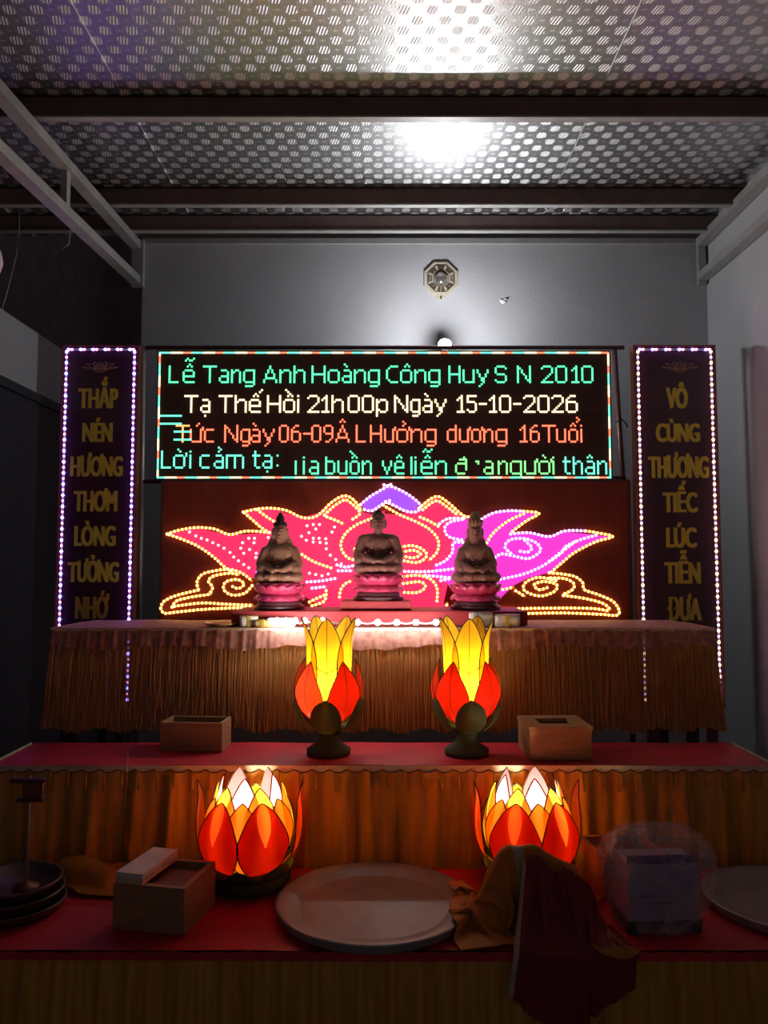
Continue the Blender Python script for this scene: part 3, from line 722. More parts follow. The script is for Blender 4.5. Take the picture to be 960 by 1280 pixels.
# lowest tier
Z3 = .48; T3 = dict(x0=-1.52, x1=1.52, y0=2.14, y1=2.700)
table(T3['x0'] + .02, T3['x1'] - .02, 2.16, 2.695, Z3 - .004, 'lowest altar table under red cloth, carrying the round metal trays')
t = thing('red_brown_tablecloth', 'red tablecloth with narrow pleated skirt on the lowest tier under the round trays', 'tablecloth', (0, 2.45, Z3))
part('top_cloth', top_cloth(T3['x0'], T3['x1'], T3['y0'], T3['y1'], Z3, 3), M_red, t, world=True, smooth=True)
part('pleated_skirt', MB().grid(skirt(**T3, zt=Z3, zb=.06, n=900, m=10, amp=.022, wav=.085, flare=.02, seed=21, side=1.0), 900, 10), M_skirt2, t, world=True, smooth=True)
a, b = trim(T3['x0'] - .004, T3['x1'] + .004, T3['y0'] - .004, T3['y1'], Z3 + .005, .022, 5.0, 300, 1.0, .012)
part('edge_band', a, M_red, t, world=True)

# ------------------------------------------------------------------ statues
M_stat = mat('brown_carved_statue', (.42, .19, .16), .45, var=.15, scale=14)
M_stat2 = mat('amber_carved_statue', (.44, .23, .15), .42, var=.15, scale=14)
M_hair = mat('dark_hair', (.05, .025, .025), .5)
M_petal = mat('pink_lotus_petal', (.80, .07, .20), .35, var=.15, scale=30, coat=.3)
M_sbase = mat('dark_statue_base', (.13, .045, .055), .4, var=.2)
M_lip = mat('face_line', (.10, .035, .03), .5)
def statue(kind, label, loc, s, mbody):
    t = thing('buddha_statue', label, 'statue', loc, group='seated statues on lotus bases')
    q = lambda v: tuple(c * s for c in v)
    # pedestal
    part('base', MB().lathe([(.108 * s, 0), (.118 * s, .004 * s), (.118 * s, .016 * s), (.104 * s, .022 * s), (.100 * s, .034 * s), (.09 * s, .040 * s)], 24), M_sbase, t)
    part('pedestal_core', MB().lathe([(.09 * s, .036 * s), (.098 * s, .06 * s), (.086 * s, .075 * s), (.10 * s, .10 * s), (.108 * s, .118 * s), (.10 * s, .124 * s)], 24), M_petal, t, smooth=True)
    def ped_petal(ang, z0, up):
        pts = []; nx, ny = 7, 7
        for j in range(ny):
            v = j / (ny - 1); wv = .030 * math.sin(PI * (v * .80 + .20)) ** .8 if v < 1 else 0
            for i in range(nx):
                u = (i / (nx - 1)) * 2 - 1
                r = .094 + .024 * math.sin(PI * min(1, v * .8)) + (.008 if v > .8 else 0) - .006 * u * u
                a = ang + u * wv / .105; z = z0 + (v * .046 if up else -v * .030)
                pts.append((r * math.cos(a) * s, r * math.sin(a) * s, z * s))
        return MB().grid(pts, nx, ny)
    for k in range(14): part('lotus_petal', ped_petal(2 * PI * k / 14, .072, True), M_petal, t, smooth=True)
    for k in range(14): part('lotus_petal', ped_petal(2 * PI * (k + .5) / 14, .072, False), M_petal, t, smooth=True)
    b = MB()
    b.ell((0, -.004, .150), (.100, .070, .032)); b.ell((0, .02, .148), (.075, .06, .034))
    for sg in (-1, 1):
        b.ell((sg * .078, -.03, .150), (.038, .046, .028)); b.cap((sg * .085, -.045, .147), (-sg * .03, -.082, .148), .024, .018)
        b.ell((-sg * .04, -.082, .152), (.026, .014, .012))
    b.ell((0, .004, .215), (.060, .045, .078)); b.ell((0, .0, .262), (.064, .042, .046))
    slope = {'monk': .283, 'lady': .272, 'crown': .272}[kind]
    shw = {'monk': .064, 'lady': .055, 'crown': .046}[kind]
    for sg in (-1, 1):
        b.cap((0, .004, .290), (sg * shw, .004, slope), .026, .027)
        b.cap((sg * (shw + .010), .004, slope - .006), (sg * (shw + .030), -.010, .212), .028, .026)
        b.cap((sg * (shw + .030), -.012, .210), (sg * .026, -.072, .184), .026, .016)
        b.ell((sg * (shw + .022), -.022, .186), (.030, .040, .030))           # sleeve
        b.ell((sg * .014, -.078, .180), (.018, .015, .008))                  # palm
        for f in range(4): b.cap((sg * .018, -.070 - f * .0062, .186), (-sg * (.012 - .002 * f), -.072 - f * .0062, .187), .0042, .0034, 4)
        b.cap((sg * .020, -.076, .188), (sg * .003, -.080, .200), .0042, .0034, 4)
    # robe folds across the chest
    for k in range(5):
        b.cap((.050 - .006 * k, -.030 - .002 * k, .285 - .012 * k), (-.045 + .004 * k, -.046, .232 - .014 * k), .0045, .0045, 9)
    hs = len(b.v); b.cap((0, .004, .29), (0, -.002, .335), .020, .018)
    b.ell((0, -.004, .356), (.0285, .033, .039)); b.ell((0, -.012, .338), (.021, .023, .020))
    for sg in (-1, 1): b.ell((sg * .030, .0, .350), (.006, .010, .021)); b.ell((sg * .011, -.033, .364), (.008, .006, .003))
    b.cap((0, -.036, .362), (0, -.041, .350), .0035, .0055, 4)
    b.ell((0, -.034, .3375), (.009, .006, .0035)); b.ell((0, -.030, .328), (.010, .008, .007))
    for p in range(hs, len(b.v)): b.v[p] = tuple(c0 + (c - c0) * 1.13 for c, c0 in zip(b.v[p], (0, 0, .31)))
    if kind == 'monk': b.ell((0, .006, .398), (.018, .020, .014))
    else:   # veil falling from the head to the shoulders
        b.cap((0, .018, .375), (0, .024, .27), .027, .040)
        for sg in (-1, 1): b.cap((sg * .020, .016, .362), (sg * (shw + .004), .012, .268), .011, .020)
    for p in range(len(b.v)): b.v[p] = q(b.v[p])
    me = remeshed(b, .0032 * s, 3); me.materials.append(mbody); link('body', me, t)
    h = MB()
    if kind == 'monk':
        h.ell((0, .008, .380), (.0285, .030, .022)); h.ell((0, .008, .401), (.015, .016, .010))
    elif kind == 'lady':
        h.ell((0, .004, .384), (.030, .031, .018)); h.ell((0, .004, .408), (.018, .019, .020)); h.ell((0, .004, .424), (.010, .011, .012))
    else:
        h.lathe([(.031, .375), (.033, .384), (.030, .392), (.026, .400), (.023, .415), (.018, .43), (.008, .44)], 14, (0, .0, 0))
        for k in range(5):
            a = -PI / 2 + (k - 2) * .45; h.ell((.031 * math.cos(a), .031 * math.sin(a), .395), (.007, .007, .015 - abs(k - 2) * .002))
    hd = lambda v: tuple(c0 + (c - c0) * 1.13 for c, c0 in zip(v, (0, 0, .31)))
    for p in range(len(h.v)): h.v[p] = q(hd(h.v[p]))
    part('hair' if kind != 'crown' else 'crown', h, M_hair if kind != 'crown' else M_stat2, t, smooth=True)
    for sg in (-1, 1):
        part('eye', MB().ell(q(hd((sg * .0115, -.0335, .3565))), q((.0065, .0035, .0018)), 8, 5), M_lip, t, smooth=True)
    part('mouth', MB().ell(q(hd((0, -.0385, .3385))), q((.007, .0025, .0014)), 8, 5), M_lip, t, smooth=True)
    return t
ZR = P(350, 762, 3.52).z
M_riser = mat('red_riser_cloth', (.52, .05, .06), .6, var=.15, bump=.2, bscale=20)
solo('altar_riser', MB().box(-.66, .62, 3.40, 3.76, Z1 + .006, ZR, bev=.008), M_riser, 'long low red covered riser on the fringed table under the statues', 'riser')
zc = P(470, 750, 3.56).z
solo('statue_block', MB().box(-.19, .12, 3.45, 3.70, ZR - .001, zc, bev=.006), M_riser, 'red covered block under the middle statue', 'riser')
p = P(350, 762, 3.58); statue('lady', 'brown seated statue with hair bun and veil between the lotus board and white lights', (p.x, 3.56, ZR - .001), .97, M_stat2)
p = P(473, 750, 3.58); statue('monk', 'brown seated buddha statue on the raised red block, broad shouldered', (p.x, 3.57, zc - .001), .97, M_stat)
p = P(594, 762, 3.58); statue('crown', 'slender brown seated statue wearing a tall crown', (p.x, 3.56, ZR - .001), .97, M_stat)

# ------------------------------------------------------------------ white light string and offerings on the top tier
cz = Z1 + .004
sl = thing('white_light_string', 'string of bright white lights along the front edge of the fringed table', 'light string', P(450, 779, 3.27))
M_wl = glow('white_led', (1.0, .93, .88), 90); us = [346, 358, 369, 381, 403, 447, 472, 496, 520, 545]
cord = []
for i, u in enumerate(us):
    p = P(u, 778 if u > 420 else 776, 3.268); cord.append(p)
    if i < len(us) - 1: m_ = P((u + us[i + 1]) / 2, 780, 3.268); cord.append(m_)
part('cord', MB().tube(cord, .004, 6), mat('white_cord', (.8, .76, .74), .5), sl, world=True, smooth=True)
for u in us:
    p = P(u, 778 if u > 420 else 776, 3.262); part('lamp', MB().ell(p, (.012, .012, .012), 10, 7), M_wl, sl, world=True, smooth=True)
M_wrap = mat('clear_wrapped_yellow', (.70, .48, .16), .2, var=.5, scale=60, coat=.6)
M_white = mat('white_cellophane', (.85, .80, .76), .25, var=.15, scale=60, bump=.5, bscale=40)
def plate(u, v, Y, r, label):
    p = P(u, v, Y); t = thing('offering_plate', label, 'plate', (p.x, p.y, Z1 + .004))
    part('dish', MB().lathe([(.001, .004), (r * .6, .003), (r * .95, .014), (r, .016), (r * .98, .010), (r * .6, 0), (.001, 0)], 26), M_wrap, t, smooth=True)
plate(277, 777, 3.40, .075, 'small golden offering plate lying on the fringed table edge')
def packet(u, Y, wd, ht, dp, label, m, rz=0, ribbon=True):
    p = P(u, 770, Y); t = thing('offering_packet', label, 'packet', (p.x, Y, Z1 + .004), rz)
    mb = MB().box(-wd / 2, wd / 2, -dp / 2, dp / 2, 0, ht, bev=min(ht, dp) * .3); part('wrapper', mb, m, t, smooth=True)
    if ribbon: part('ribbon', MB().box(-.008, .008, -dp / 2 - .002, dp / 2 + .002, 0, ht + .002, bev=.002).box(-wd / 2 - .002, wd / 2 + .002, -.007, .007, 0, ht + .002, bev=.002), mat('gold_ribbon', (.75, .55, .12), .3, .5), t)
packet(311, 3.37, .075, .045, .06, 'clear wrapped yellow packet beside the golden offering plate', M_white, .2)
packet(330, 3.345, .07, .030, .05, 'flat yellow packet next to the white lights', M_wrap, -.1)
packet(352, 3.35, .12, .040, .05, 'white cellophane packet lit by the string of white lights', M_white, 0, False)
packet(634, 3.36, .105, .052, .07, 'clear wrapped packet with gold ribbon beside the crowned statue', M_white, -.15)
packet(601, 3.37, .10, .062, .06, 'white paper wrapped packet behind the tall lotus lantern', M_paper, .1, False)

# ------------------------------------------------------------------ lotus lanterns
def petal_mat(name, col, tr=.75): return mat(name, col, .7, var=.06, scale=20, trans=tr)
MP_red = petal_mat('red_silk', (.42, .014, .012)); MP_yel2 = petal_mat('golden_silk', (.80, .40, .02)); MP_yel = petal_mat('yellow_silk', (.95, .62, .03)); MP_pink = petal_mat('pink_silk', (.92, .30, .38)); MP_or = petal_mat('orange_silk', (.62, .14, .02))
MP_rose = petal_mat('rose_silk', (.88, .13, .22)); MP_green = petal_mat('green_silk', (.045, .055, .015), .3); M_dgreen = mat('dark_green_cloth', (.05, .06, .022), .8, var=.3)
def petal_grid(ang, prof, width, R, nx=19, ny=25, wedge=False):
    """prof: list of (r, z) up the centre line; width(v) half width in metres"""
    pts = []
    for j in range(ny):
        v = j / (ny - 1); f = v * (len(prof) - 1); i0 = min(int(f), len(prof) - 2); k = f - i0
        r = prof[i0][0] * (1 - k) + prof[i0 + 1][0] * k; z = prof[i0][1] * (1 - k) + prof[i0 + 1][1] * k
        wv = width(v); b = min(.72, max(.03, 1.5 * (v - .46)))
        for i in range(nx):
            u = (i / (nx - 1)) * 2 - 1
            if wedge:   # columns 6 and 12 follow the border of the pale tip
                u = -1 + (1 - b) * i / 6 if i < 6 else (-b + 2 * b * (i - 6) / 6 if i <= 12 else b + (1 - b) * (i - 12) / 6)
            a = ang + u * wv / max(R, .02); pts.append((r * math.cos(a), r * math.sin(a), z))
    return pts, nx, ny
def smooth_prof(pr, n=5): return smooth_pts(pr, n)
def lantern_petal(t, ang, prof, width, R, mats, wedge=False, vein=True, rim=.0022, name='petal'):
    pts, nx, ny = petal_grid(ang, smooth_prof(prof), width, R, wedge=wedge)
    mb = MB()
    for j in range(ny - 1):
        for i in range(nx - 1):
            mi = 0
            if wedge:
                if 6 <= i < 12 and j >= 11: mi = 1
            mb.add([pts[j * nx + i], pts[j * nx + i + 1], pts[(j + 1) * nx + i + 1], pts[(j + 1) * nx + i]], [(0, 1, 2, 3)], mi)
    me = mb.mesh(name, mats, True)
    bm = bmesh.new(); bm.from_mesh(me); bmesh.ops.remove_doubles(bm, verts=bm.verts, dist=1e-6); bm.to_mesh(me); bm.free()
    o = link(name, me, t)
    if rim:
        edge = [pts[j * nx] for j in range(ny)] + [pts[j * nx + nx - 1] for j in range(ny - 2, -1, -1)]
        r = MB().tube(edge, rim, 4); part('wire_rim', r, M_wire, o)
        if vein: part('vein', MB().tube([pts[j * nx + nx // 2] for j in range(ny)], rim * .55, 4), M_wire, o)
    return o
def lamp_in(t, z, power, col, r=.02):
    ld = bpy.data.lights.new('lantern_light', 'POINT'); ld.energy = power; ld.color = col; ld.shadow_soft_size = r
    o = bpy.data.objects.new('lantern_light', ld); C.objects.link(o); o.parent = t; o.location = (0, 0, z)
WL = lambda mx, sh=.62: (lambda v: mx * (math.sin(PI * min(1, (v * .96 + .04)) ** sh) ** .85 if v < .999 else 0.0))
def taper(mx, peak=.45):
    def f(v):
        if v < peak: return mx * (.45 + .55 * math.sin(PI / 2 * v / peak))
        k = (v - peak) / (1 - peak); return mx * max(0, (1 - k ** 1.7))
    return f
def wide_lantern(loc, rz, label):
    t = thing('lotus_lantern', label, 'lantern', loc, rz, 'glowing lotus lanterns on the altar')
    outer = [(.085, .055), (.140, .095), (.160, .150), (.158, .20), (.138, .255), (.122, .285)]
    flare = [(.085, .055), (.142, .10), (.164, .16), (.166, .22), (.162, .28), (.170, .325)]
    mid = [(.075, .06), (.125, .11), (.143, .18), (.132, .24), (.112, .285)]
    mid2 = [(.070, .06), (.110, .12), (.128, .20), (.118, .27), (.100, .325)]
    inn = [(.06, .06), (.09, .14), (.105, .22), (.098, .29), (.080, .352)]
    f0 = -PI / 2
    for k in range(6):
        a = f0 + math.radians(30 + 60 * k); fl = k in (1, 4)
        lantern_petal(t, a, flare if fl else outer, taper(.080 if not fl else .05, .45), .15, [MP_red if not fl else MP_or, MP_rose if k % 2 else MP_pink], wedge=True, vein=False)
    for k in range(6):
        a = f0 + math.radians(60 * k + 2); lantern_petal(t, a, mid, taper(.050, .6), .13, [MP_yel], vein=False)
    for k in range(6):
        a = f0 + math.radians(30 + 60 * k); lantern_petal(t, a, mid2, taper(.050, .6), .12, [MP_yel], vein=False)
    for k in range(5):
        a = f0 + math.radians(72 * k + 2); lantern_petal(t, a, inn, taper(.046, .62), .10, [MP_pink], vein=False)
    for k in range(8):
        a = f0 + math.radians(45 * k); lantern_petal(t, a, [(.04, .03), (.105, .038), (.142, .062), (.150, .095)], taper(.055, .45), .12, [M_dgreen], rim=0, name='sepal')
    part('base_dish', MB().lathe([(.09, 0), (.115, .004), (.13, .02), (.135, .04), (.12, .058), (.08, .064)], 26), M_dgreen, t, smooth=True)
    part('bulb_holder', MB().lathe([(.018, .06), (.018, .11), (.012, .125)], 10), M_black, t)
    return t
def tall_lantern(loc, rz, label, rose=-1):
    t = thing('tall_lotus_lantern', label, 'lantern', loc, rz, 'glowing lotus lanterns on the altar')
    up = [(.050, .155), (.068, .21), (.080, .29), (.084, .36), (.088, .43), (.104, .50)]
    upf = [(.050, .155), (.066, .21), (.077, .29), (.080, .36), (.082, .43), (.088, .50)]
    lo = [(.055, .115), (.105, .165), (.128, .225), (.122, .285), (.098, .345)]
    gr = [(.03, .075), (.08, .095), (.118, .14), (.128, .19), (.120, .215)]
    f0 = -PI / 2
    def upw(v):
        if v < .45: return .022 + .050 * math.sin(PI / 2 * v / .45)
        k = (v - .45) / .55; return .072 * max(0, 1 - k ** 2.5)
    for k in range(5): lantern_petal(t, f0 + math.radians(72 * k), upf if k == 0 else up, upw, .09, [MP_yel], rim=.002)
    for k in range(5):
        o = lantern_petal(t, f0 + math.radians(36 + 72 * k), lo, taper(.070, .42), .125, [MP_rose if k == rose else MP_red], rim=.002)
    for k in range(5): lantern_petal(t, f0 + math.radians(72 * k), gr, taper(.066, .40), .125, [MP_green], vein=False, rim=0, name='sepal')
    # wire hoop that ties the upper petals
    part('wire_hoop', MB().tube([(.081 * math.cos(a * PI / 12), .081 * math.sin(a * PI / 12), .315 - .012 * math.cos(5 * (a * PI / 12 - f0))) for a in range(24)], .0016, 4, closed=True), M_wire, t)
    part('base', MB().lathe([(.065, 0), (.08, .004), (.082, .02), (.05, .04), (.035, .06), (.04, .085), (.06, .10)], 24), M_dgreen, t, smooth=True)
    part('bulb_holder', MB().lathe([(.016, .095), (.016, .15), (.010, .165)], 10), M_black, t)
    return t
YT = 2.93
p = P(411, 900, YT); a_ = tall_lantern((p.x, YT, Z2 + .004), math.radians(-2), 'tall yellow lotus lantern with red lower petals, one of them rose pink', 4)
lamp_in(a_, .265, 2.6, (1.0, .74, .30), .022)
p = P(583, 900, YT); b_ = tall_lantern((p.x, YT, Z2 + .004), math.radians(3), 'tall yellow lotus lantern with only red lower petals, before the crowned statue')
lamp_in(b_, .265, 2.6, (1.0, .74, .30), .022)
YW = 2.56
p = P(311, 1095, YW); a_ = wide_lantern((p.x, YW, Z3 + .004), math.radians(-3), 'wide glowing lotus lantern between the open wooden box and round tray')
lamp_in(a_, .25, 3.9, (1.0, .86, .56), .022)
p = P(660, 1095, YW); b_ = wide_lantern((p.x, YW, Z3 + .004), math.radians(5), 'wide glowing lotus lantern partly hidden by the crumpled robes')
lamp_in(b_, .25, 3.9, (1.0, .86, .56), .022)

# ------------------------------------------------------------------ boxes
def open_box(name, label, loc, rz, wd, dp, ht, th=.014, fillz=.75, lid=False, mfront=M_wood):
    t = thing(name, label, 'box', loc, rz)
    part('front_panel', MB().box(-wd / 2, wd / 2, -dp / 2, -dp / 2 + th, 0, ht, bev=.0015), mfront, t)
    part('back_panel', MB().box(-wd / 2, wd / 2, dp / 2 - th, dp / 2, 0, ht, bev=.0015), M_wood, t)
    for sg in (-1, 1): part('side_panel', MB().box(sg * wd / 2 - (th if sg > 0 else 0), sg * wd / 2 + (0 if sg > 0 else th), -dp / 2 + th, dp / 2 - th, 0, ht, bev=.0015), M_wood, t)
    part('bottom', MB().box(-wd / 2 + th, wd / 2 - th, -dp / 2 + th, dp / 2 - th, 0, .012), M_wood2, t)
    if lid:
        mb = MB(); hw, hd = wd / 2 + .004, dp / 2 + .004; iw, idp = wd * .28, dp * .22
        for (x0, x1, y0, y1) in ((-hw, hw, -hd, -idp), (-hw, hw, idp, hd), (-hw, -iw, -idp, idp), (iw, hw, -idp, idp)): mb.box(x0, x1, y0, y1, ht, ht + .012)
        part('slotted_lid', mb, M_wood, t)
    else:
        part('contents', MB().box(-wd / 2 + th, wd / 2 - th, -dp / 2 + th, dp / 2 - th, .012, ht * fillz), M_redwood, t)
    return t
p = P(237, 935, 2.99); bx = open_box('wooden_box', 'shallow open pine box on the red middle tier by the tall lantern', (p.x + .015, 3.03, Z2 + .005), math.radians(-4), .235, .13, .105, .012, .8)
p = P(700, 948, 2.84); open_box('wooden_box', 'pine donation box with slotted lid on the red middle tier', (p.x, 2.94, Z2 + .005), math.radians(2), .22, .21, .105, lid=True)
p = P(190, 1140, 2.25); bx = open_box('wooden_box', 'open pine box on the lowest tier with a white card stack across it', (p.x + .014, 2.338, Z3 + .005), math.radians(-12), .215, .205, .125, .016, .85)
Mb = Matrix.Translation(bx.location) @ Matrix.Rotation(math.radians(-12), 4, 'Z')
st_ = thing('card_stack', 'stack of white cards lying across the open pine box', 'cards', Mb @ Vector((-.055, -.005, .126)), math.radians(-14))
for k in range(4): part('card', MB().box(-.042 + .001 * (k % 2), .042, -.100, .098 - .002 * (k % 3), k * .0075, k * .0075 + .0068), M_paper if k > 1 else M_kraft, st_)
p = P(748, 1100, 2.53); open_box('wooden_box', 'open pine box on the lowest tier behind the plastic bag', (p.x + .085, 2.555, Z3 + .005), math.radians(8), .215, .20, .125, .016, .85)

# ------------------------------------------------------------------ round metal trays
def tray(loc, r, label, m=M_alu, h=.028):
    t = thing('round_tray', label, 'tray', loc, group='round metal trays on the lowest tier')
    part('plate', MB().lathe([(.001, .010), (r * .74, .010), (r * .78, .012), (r * .83, .024), (r * .97, .030), (r, .030), (r * 1.004, .027), (r * .995, .022)], 64, cap=False), m, t, smooth=True)
    part('rim_wall', MB().lathe([(r * .90, 0), (r * .965, .002), (r * .985, .010), (r * .998, .026)], 64, cap=False), m, t, smooth=True)
p = P(467, 1118, 2.37); tray((p.x, 2.385, Z3 + .005), .288, 'large round aluminium tray between the lantern and crumpled orange robe')
tray((1.205, 2.40, Z3 + .005), .245, 'round aluminium tray beside the plastic bag')

# ------------------------------------------------------------------ stacked dark trays with stand, yellow cloth
p = P(28, 1120, 2.34)
for k in range(3):
    r = .145 - .006 * k; t = thing('dark_round_tray', ['lowest dark round wooden tray in the stack under the slender stand', 'dark round wooden tray in the middle of the stack under the slender stand', 'topmost dark round wooden tray carrying the slender stand'][k], 'tray', (p.x - .04, 2.38, Z3 + .005 + .030 * k), group='stacked dark wooden trays')
    part('dish', MB().lathe([(.001, .010), (r * .85, .010), (r * .93, .030), (r, .032), (r * .99, .024), (r * .88, 0), (.001, 0)], 40), mat('dark_wood_tray', (.07, .03, .025), .4, var=.3), t, smooth=True)
zt3 = Z3 + .005 + .06 + .0105
c0 = P(33, 1115, 2.36)
t = thing('slender_stand', 'slender dark stand with two red crossbars on stacked round trays', 'stand', (c0.x, 2.36, zt3))
c1 = P(38, 970, 2.36); h = c1.z - zt3
part('foot', MB().lathe([(.035, 0), (.035, .006), (.012, .012), (.006, .02)], 16), M_redwood, t, smooth=True)
part('rod', MB().tube([(0, 0, .01), (c1.x - c0.x, 0, h)], .0035, 6), M_steel, t, smooth=True)
M_dred = mat('dark_red_lacquer', (.10, .015, .025), .4)
part('crossbar', MB().box(-.055, .048, -.012, .012, h - .018, h - .006, bev=.003), M_dred, t)
part('crossbar', MB().box(-.035, .045, -.012, .012, h - .073, h - .063, bev=.003), M_dred, t)
part('upright_plate', MB().box(-.020, .040, -.004, .004, h - .065, h - .016), M_redwood, t)
# incense thread hanging on the skirt
wire([(160, 940, 2.70), (159, 965, 2.70), (157, 1000, 2.70), (152, 1056, 2.66)], 'pale thin thread hanging in front of the gold pleated skirt', .0012)

# ------------------------------------------------------------------ cloth simulation (position based) for the crumpled robes
def drape(nx, ny, sx, sy, init, colliders, steps=170, iters=7, fr=.5, pin=None):
    p = np.array([[init(i / (nx - 1), j / (ny - 1)) for i in range(nx)] for j in range(ny)], float).reshape(-1, 3)
    pm = np.array([bool(pin and pin(i / (nx - 1), j / (ny - 1))) for j in range(ny) for i in range(nx)]); p0 = p.copy()
    prev = p.copy(); idx = np.arange(nx * ny).reshape(ny, nx); rx = sx / (nx - 1); ry = sy / (ny - 1); groups = []
    def add(a, b, r, k): groups.append((a.ravel(), b.ravel(), r, k))
    for o in (0, 1):
        w_ = (nx - o) // 2 * 2; add(idx[:, o:o + w_:2], idx[:, o + 1:o + w_:2], rx, .5); h_ = (ny - o) // 2 * 2; add(idx[o:o + h_:2, :], idx[o + 1:o + h_:2, :], ry, .5)
    dg = math.hypot(rx, ry)
    for o in (0, 1):
        h_ = (ny - o) // 2 * 2
        A = idx[o:o + h_:2]; B = idx[o + 1:o + h_:2]
        add(A[:, :-1], B[:, 1:], dg, .3); add(A[:, 1:], B[:, :-1], dg, .3)
    for o in range(4):
        a = np.arange(o, nx - 2, 4); add(idx[:, a], idx[:, a + 2], 2 * rx, .06); a = np.arange(o, ny - 2, 4); add(idx[a, :], idx[a + 2, :], 2 * ry, .06)
    for st in range(steps):
        vel = (p - prev) * .96; prev = p.copy(); p = p + vel; p[:, 2] -= .0009
        for it in range(iters):
            for (a, b, r, k) in groups:
                d = p[b] - p[a]; L = np.linalg.norm(d, axis=1, keepdims=True) + 1e-9; cr = d * (k * (L - r) / L) ; p[a] += cr; p[b] -= cr
            p[pm] = p0[pm]
            for c_ in colliders:
                q, hit = c_(p); p[hit] = q[hit]; prev[hit] += (p[hit] - prev[hit]) * fr
    return p.reshape(ny, nx, 3)
def col_table(p):
    q = p.copy(); ze = Z3 + .012; yf = T3['y0'] - .030; inside = (p[:, 2] < ze) & (p[:, 1] > yf)
    dz = ze - p[:, 2]; dy = p[:, 1] - yf; top = inside & (dz <= dy); fr_ = inside & ~top
    q[top, 2] = ze; q[fr_, 1] = yf; return q, inside
def col_ell(c, r):
    c = np.array(c); r = np.array(r)
    def f(p):
        d = (p - c) / r; L = np.linalg.norm(d, axis=1) + 1e-9; hit = L < 1; q = p.copy(); q[hit] = c + (d[hit] / L[hit, None]) * r; return q, hit
    return f
def col_cyl(cx, cy, r, zt):
    def f(p):
        d = p[:, :2] - np.array((cx, cy)); L = np.linalg.norm(d, axis=1) + 1e-9; hit = (L < r) & (p[:, 2] < zt); q = p.copy()
        up = hit & ((zt - p[:, 2]) <= (r - L)); sd = hit & ~up
        q[up, 2] = zt; q[sd, :2] = np.array((cx, cy)) + d[sd] / L[sd, None] * r; return q, hit
    return f
def cloth_obj(name, P3, mats, label, mi=None, thick=.004):
    ny, nx, _ = P3.shape; mb = MB(); pts = [tuple(v) for v in P3.reshape(-1, 3)]
    fs = []; ms = []
    for j in range(ny - 1):
        for i in range(nx - 1): 
            k = mi(i / (nx - 1), j / (ny - 1)) if mi else 0
            if k >= 0: fs.append((j * nx + i, j * nx + i + 1, (j + 1) * nx + i + 1, (j + 1) * nx + i)); ms.append(k)
    used = sorted({q for f in fs for q in f}); mp_ = {q: n_ for n_, q in enumerate(used)}
    mb.v = [pts[q] for q in used]; mb.f = [tuple(mp_[q] for q in f) for f in fs]; mb.m = ms
    o = solo(name, mb, mats, label, 'cloth', smooth=True)
    m = o.modifiers.new('thick', 'SOLIDIFY'); m.thickness = thick; m.offset = 1
    m = o.modifiers.new('sub', 'SUBSURF'); m.levels = 1; m.render_levels = 1
    return o
M_orange = mat('orange_robe', (.48, .17, .015), .75, var=.2, scale=12, bump=.3, bscale=25)
M_maroon = mat('maroon_robe', (.22, .012, .022), .7, var=.2, scale=10, bump=.3, bscale=25)
M_trimc = mat('cream_trim', (.48, .38, .26), .7, var=.2, scale=40)
l1 = P(632, 1085, 2.36); l2 = P(690, 1085, 2.36); l3 = P(610, 1100, 2.30)
xm = (l1.x + l2.x) / 2
ells = [((l1.x + .005, 2.305, .50), (.070, .060, .195)), ((xm, 2.31, .50), (.080, .060, .195)), ((l2.x + .015, 2.305, .49), (.088, .060, .158)), ((l3.x, 2.27, .50), (.050, .05, .065))]
rn = random.Random(5)
solids = [col_cyl(P(467, 1118, 2.37).x, 2.385, .296, Z3 + .046), col_cyl(P(660, 1095, YW).x, YW, .178, 1.2), col_cyl(P(829, 1160, 2.235).x, 2.30, .165, 1.2)]
fold = lambda q, lam: .30 * lam * math.sin(2 * PI * q / lam)
def ini_o(a, b):
    x = l1.x - .14 + .42 * a; y = 2.17 + .27 * b; d = x * .8 + y * .6
    return (x + .01 * math.sin(17 * b), y + .012 * math.sin(13 * a), .77 + fold(d + .02 * math.sin(14 * b), .080) + .35 * fold(x * .5 - y * .9, .11) + .006 * rn.uniform(-1, 1))
Po = drape(72, 52, .74, .52, ini_o, [col_ell(c, r) for c, r in ells] + solids + [col_table], 130, 8, .85)
cloth_obj('orange_robe', Po, [M_orange, M_trimc], 'crumpled orange robe heaped on the lowest tier before the lantern', lambda a, b: 1 if .40 < a < .44 and b < .6 else 0)
ells2 = [(c, tuple(q + .026 for q in r)) for c, r in ells]
def heap_z(x, y):
    z = Z3 + .02
    for (c, r) in ells2:
        q = 1 - ((x - c[0]) / r[0]) ** 2 - ((y - c[1]) / r[1]) ** 2
        if q > 0: z = max(z, c[2] + r[2] * math.sqrt(q))
    return z
def ini_r(a, b):
    x = l1.x - .045 + .085 * b + (.25 + .02 * b) * a; y = 2.055 + .20 * b
    z = heap_z(x, y) + .012 if b > .7 else heap_z(x, 2.20) + .04
    return (x + .010 * math.sin(15 * b + 2), y + .008 * math.sin(11 * a), z + (1 - b * .7) * (fold(x + .03 * math.sin(9 * b), .085) + .4 * fold(y + .02 * math.sin(16 * a), .10)) + .004 * rn.uniform(-1, 1))
Pr = drape(56, 48, .44, .345, ini_r, [col_ell(c, r) for c, r in ells2] + solids + [col_table], 130, 8, .8, pin=lambda a, b: b > .97)
hem = lambda a: .46 * abs(a - .34) ** 1.4 / .56
cloth_obj('maroon_robe', Pr, [M_maroon, M_trimc], 'dark maroon robe with a cream edge hanging over the front of the lowest tier', lambda a, b: -1 if b < hem(a) else (1 if a < .035 else 0))
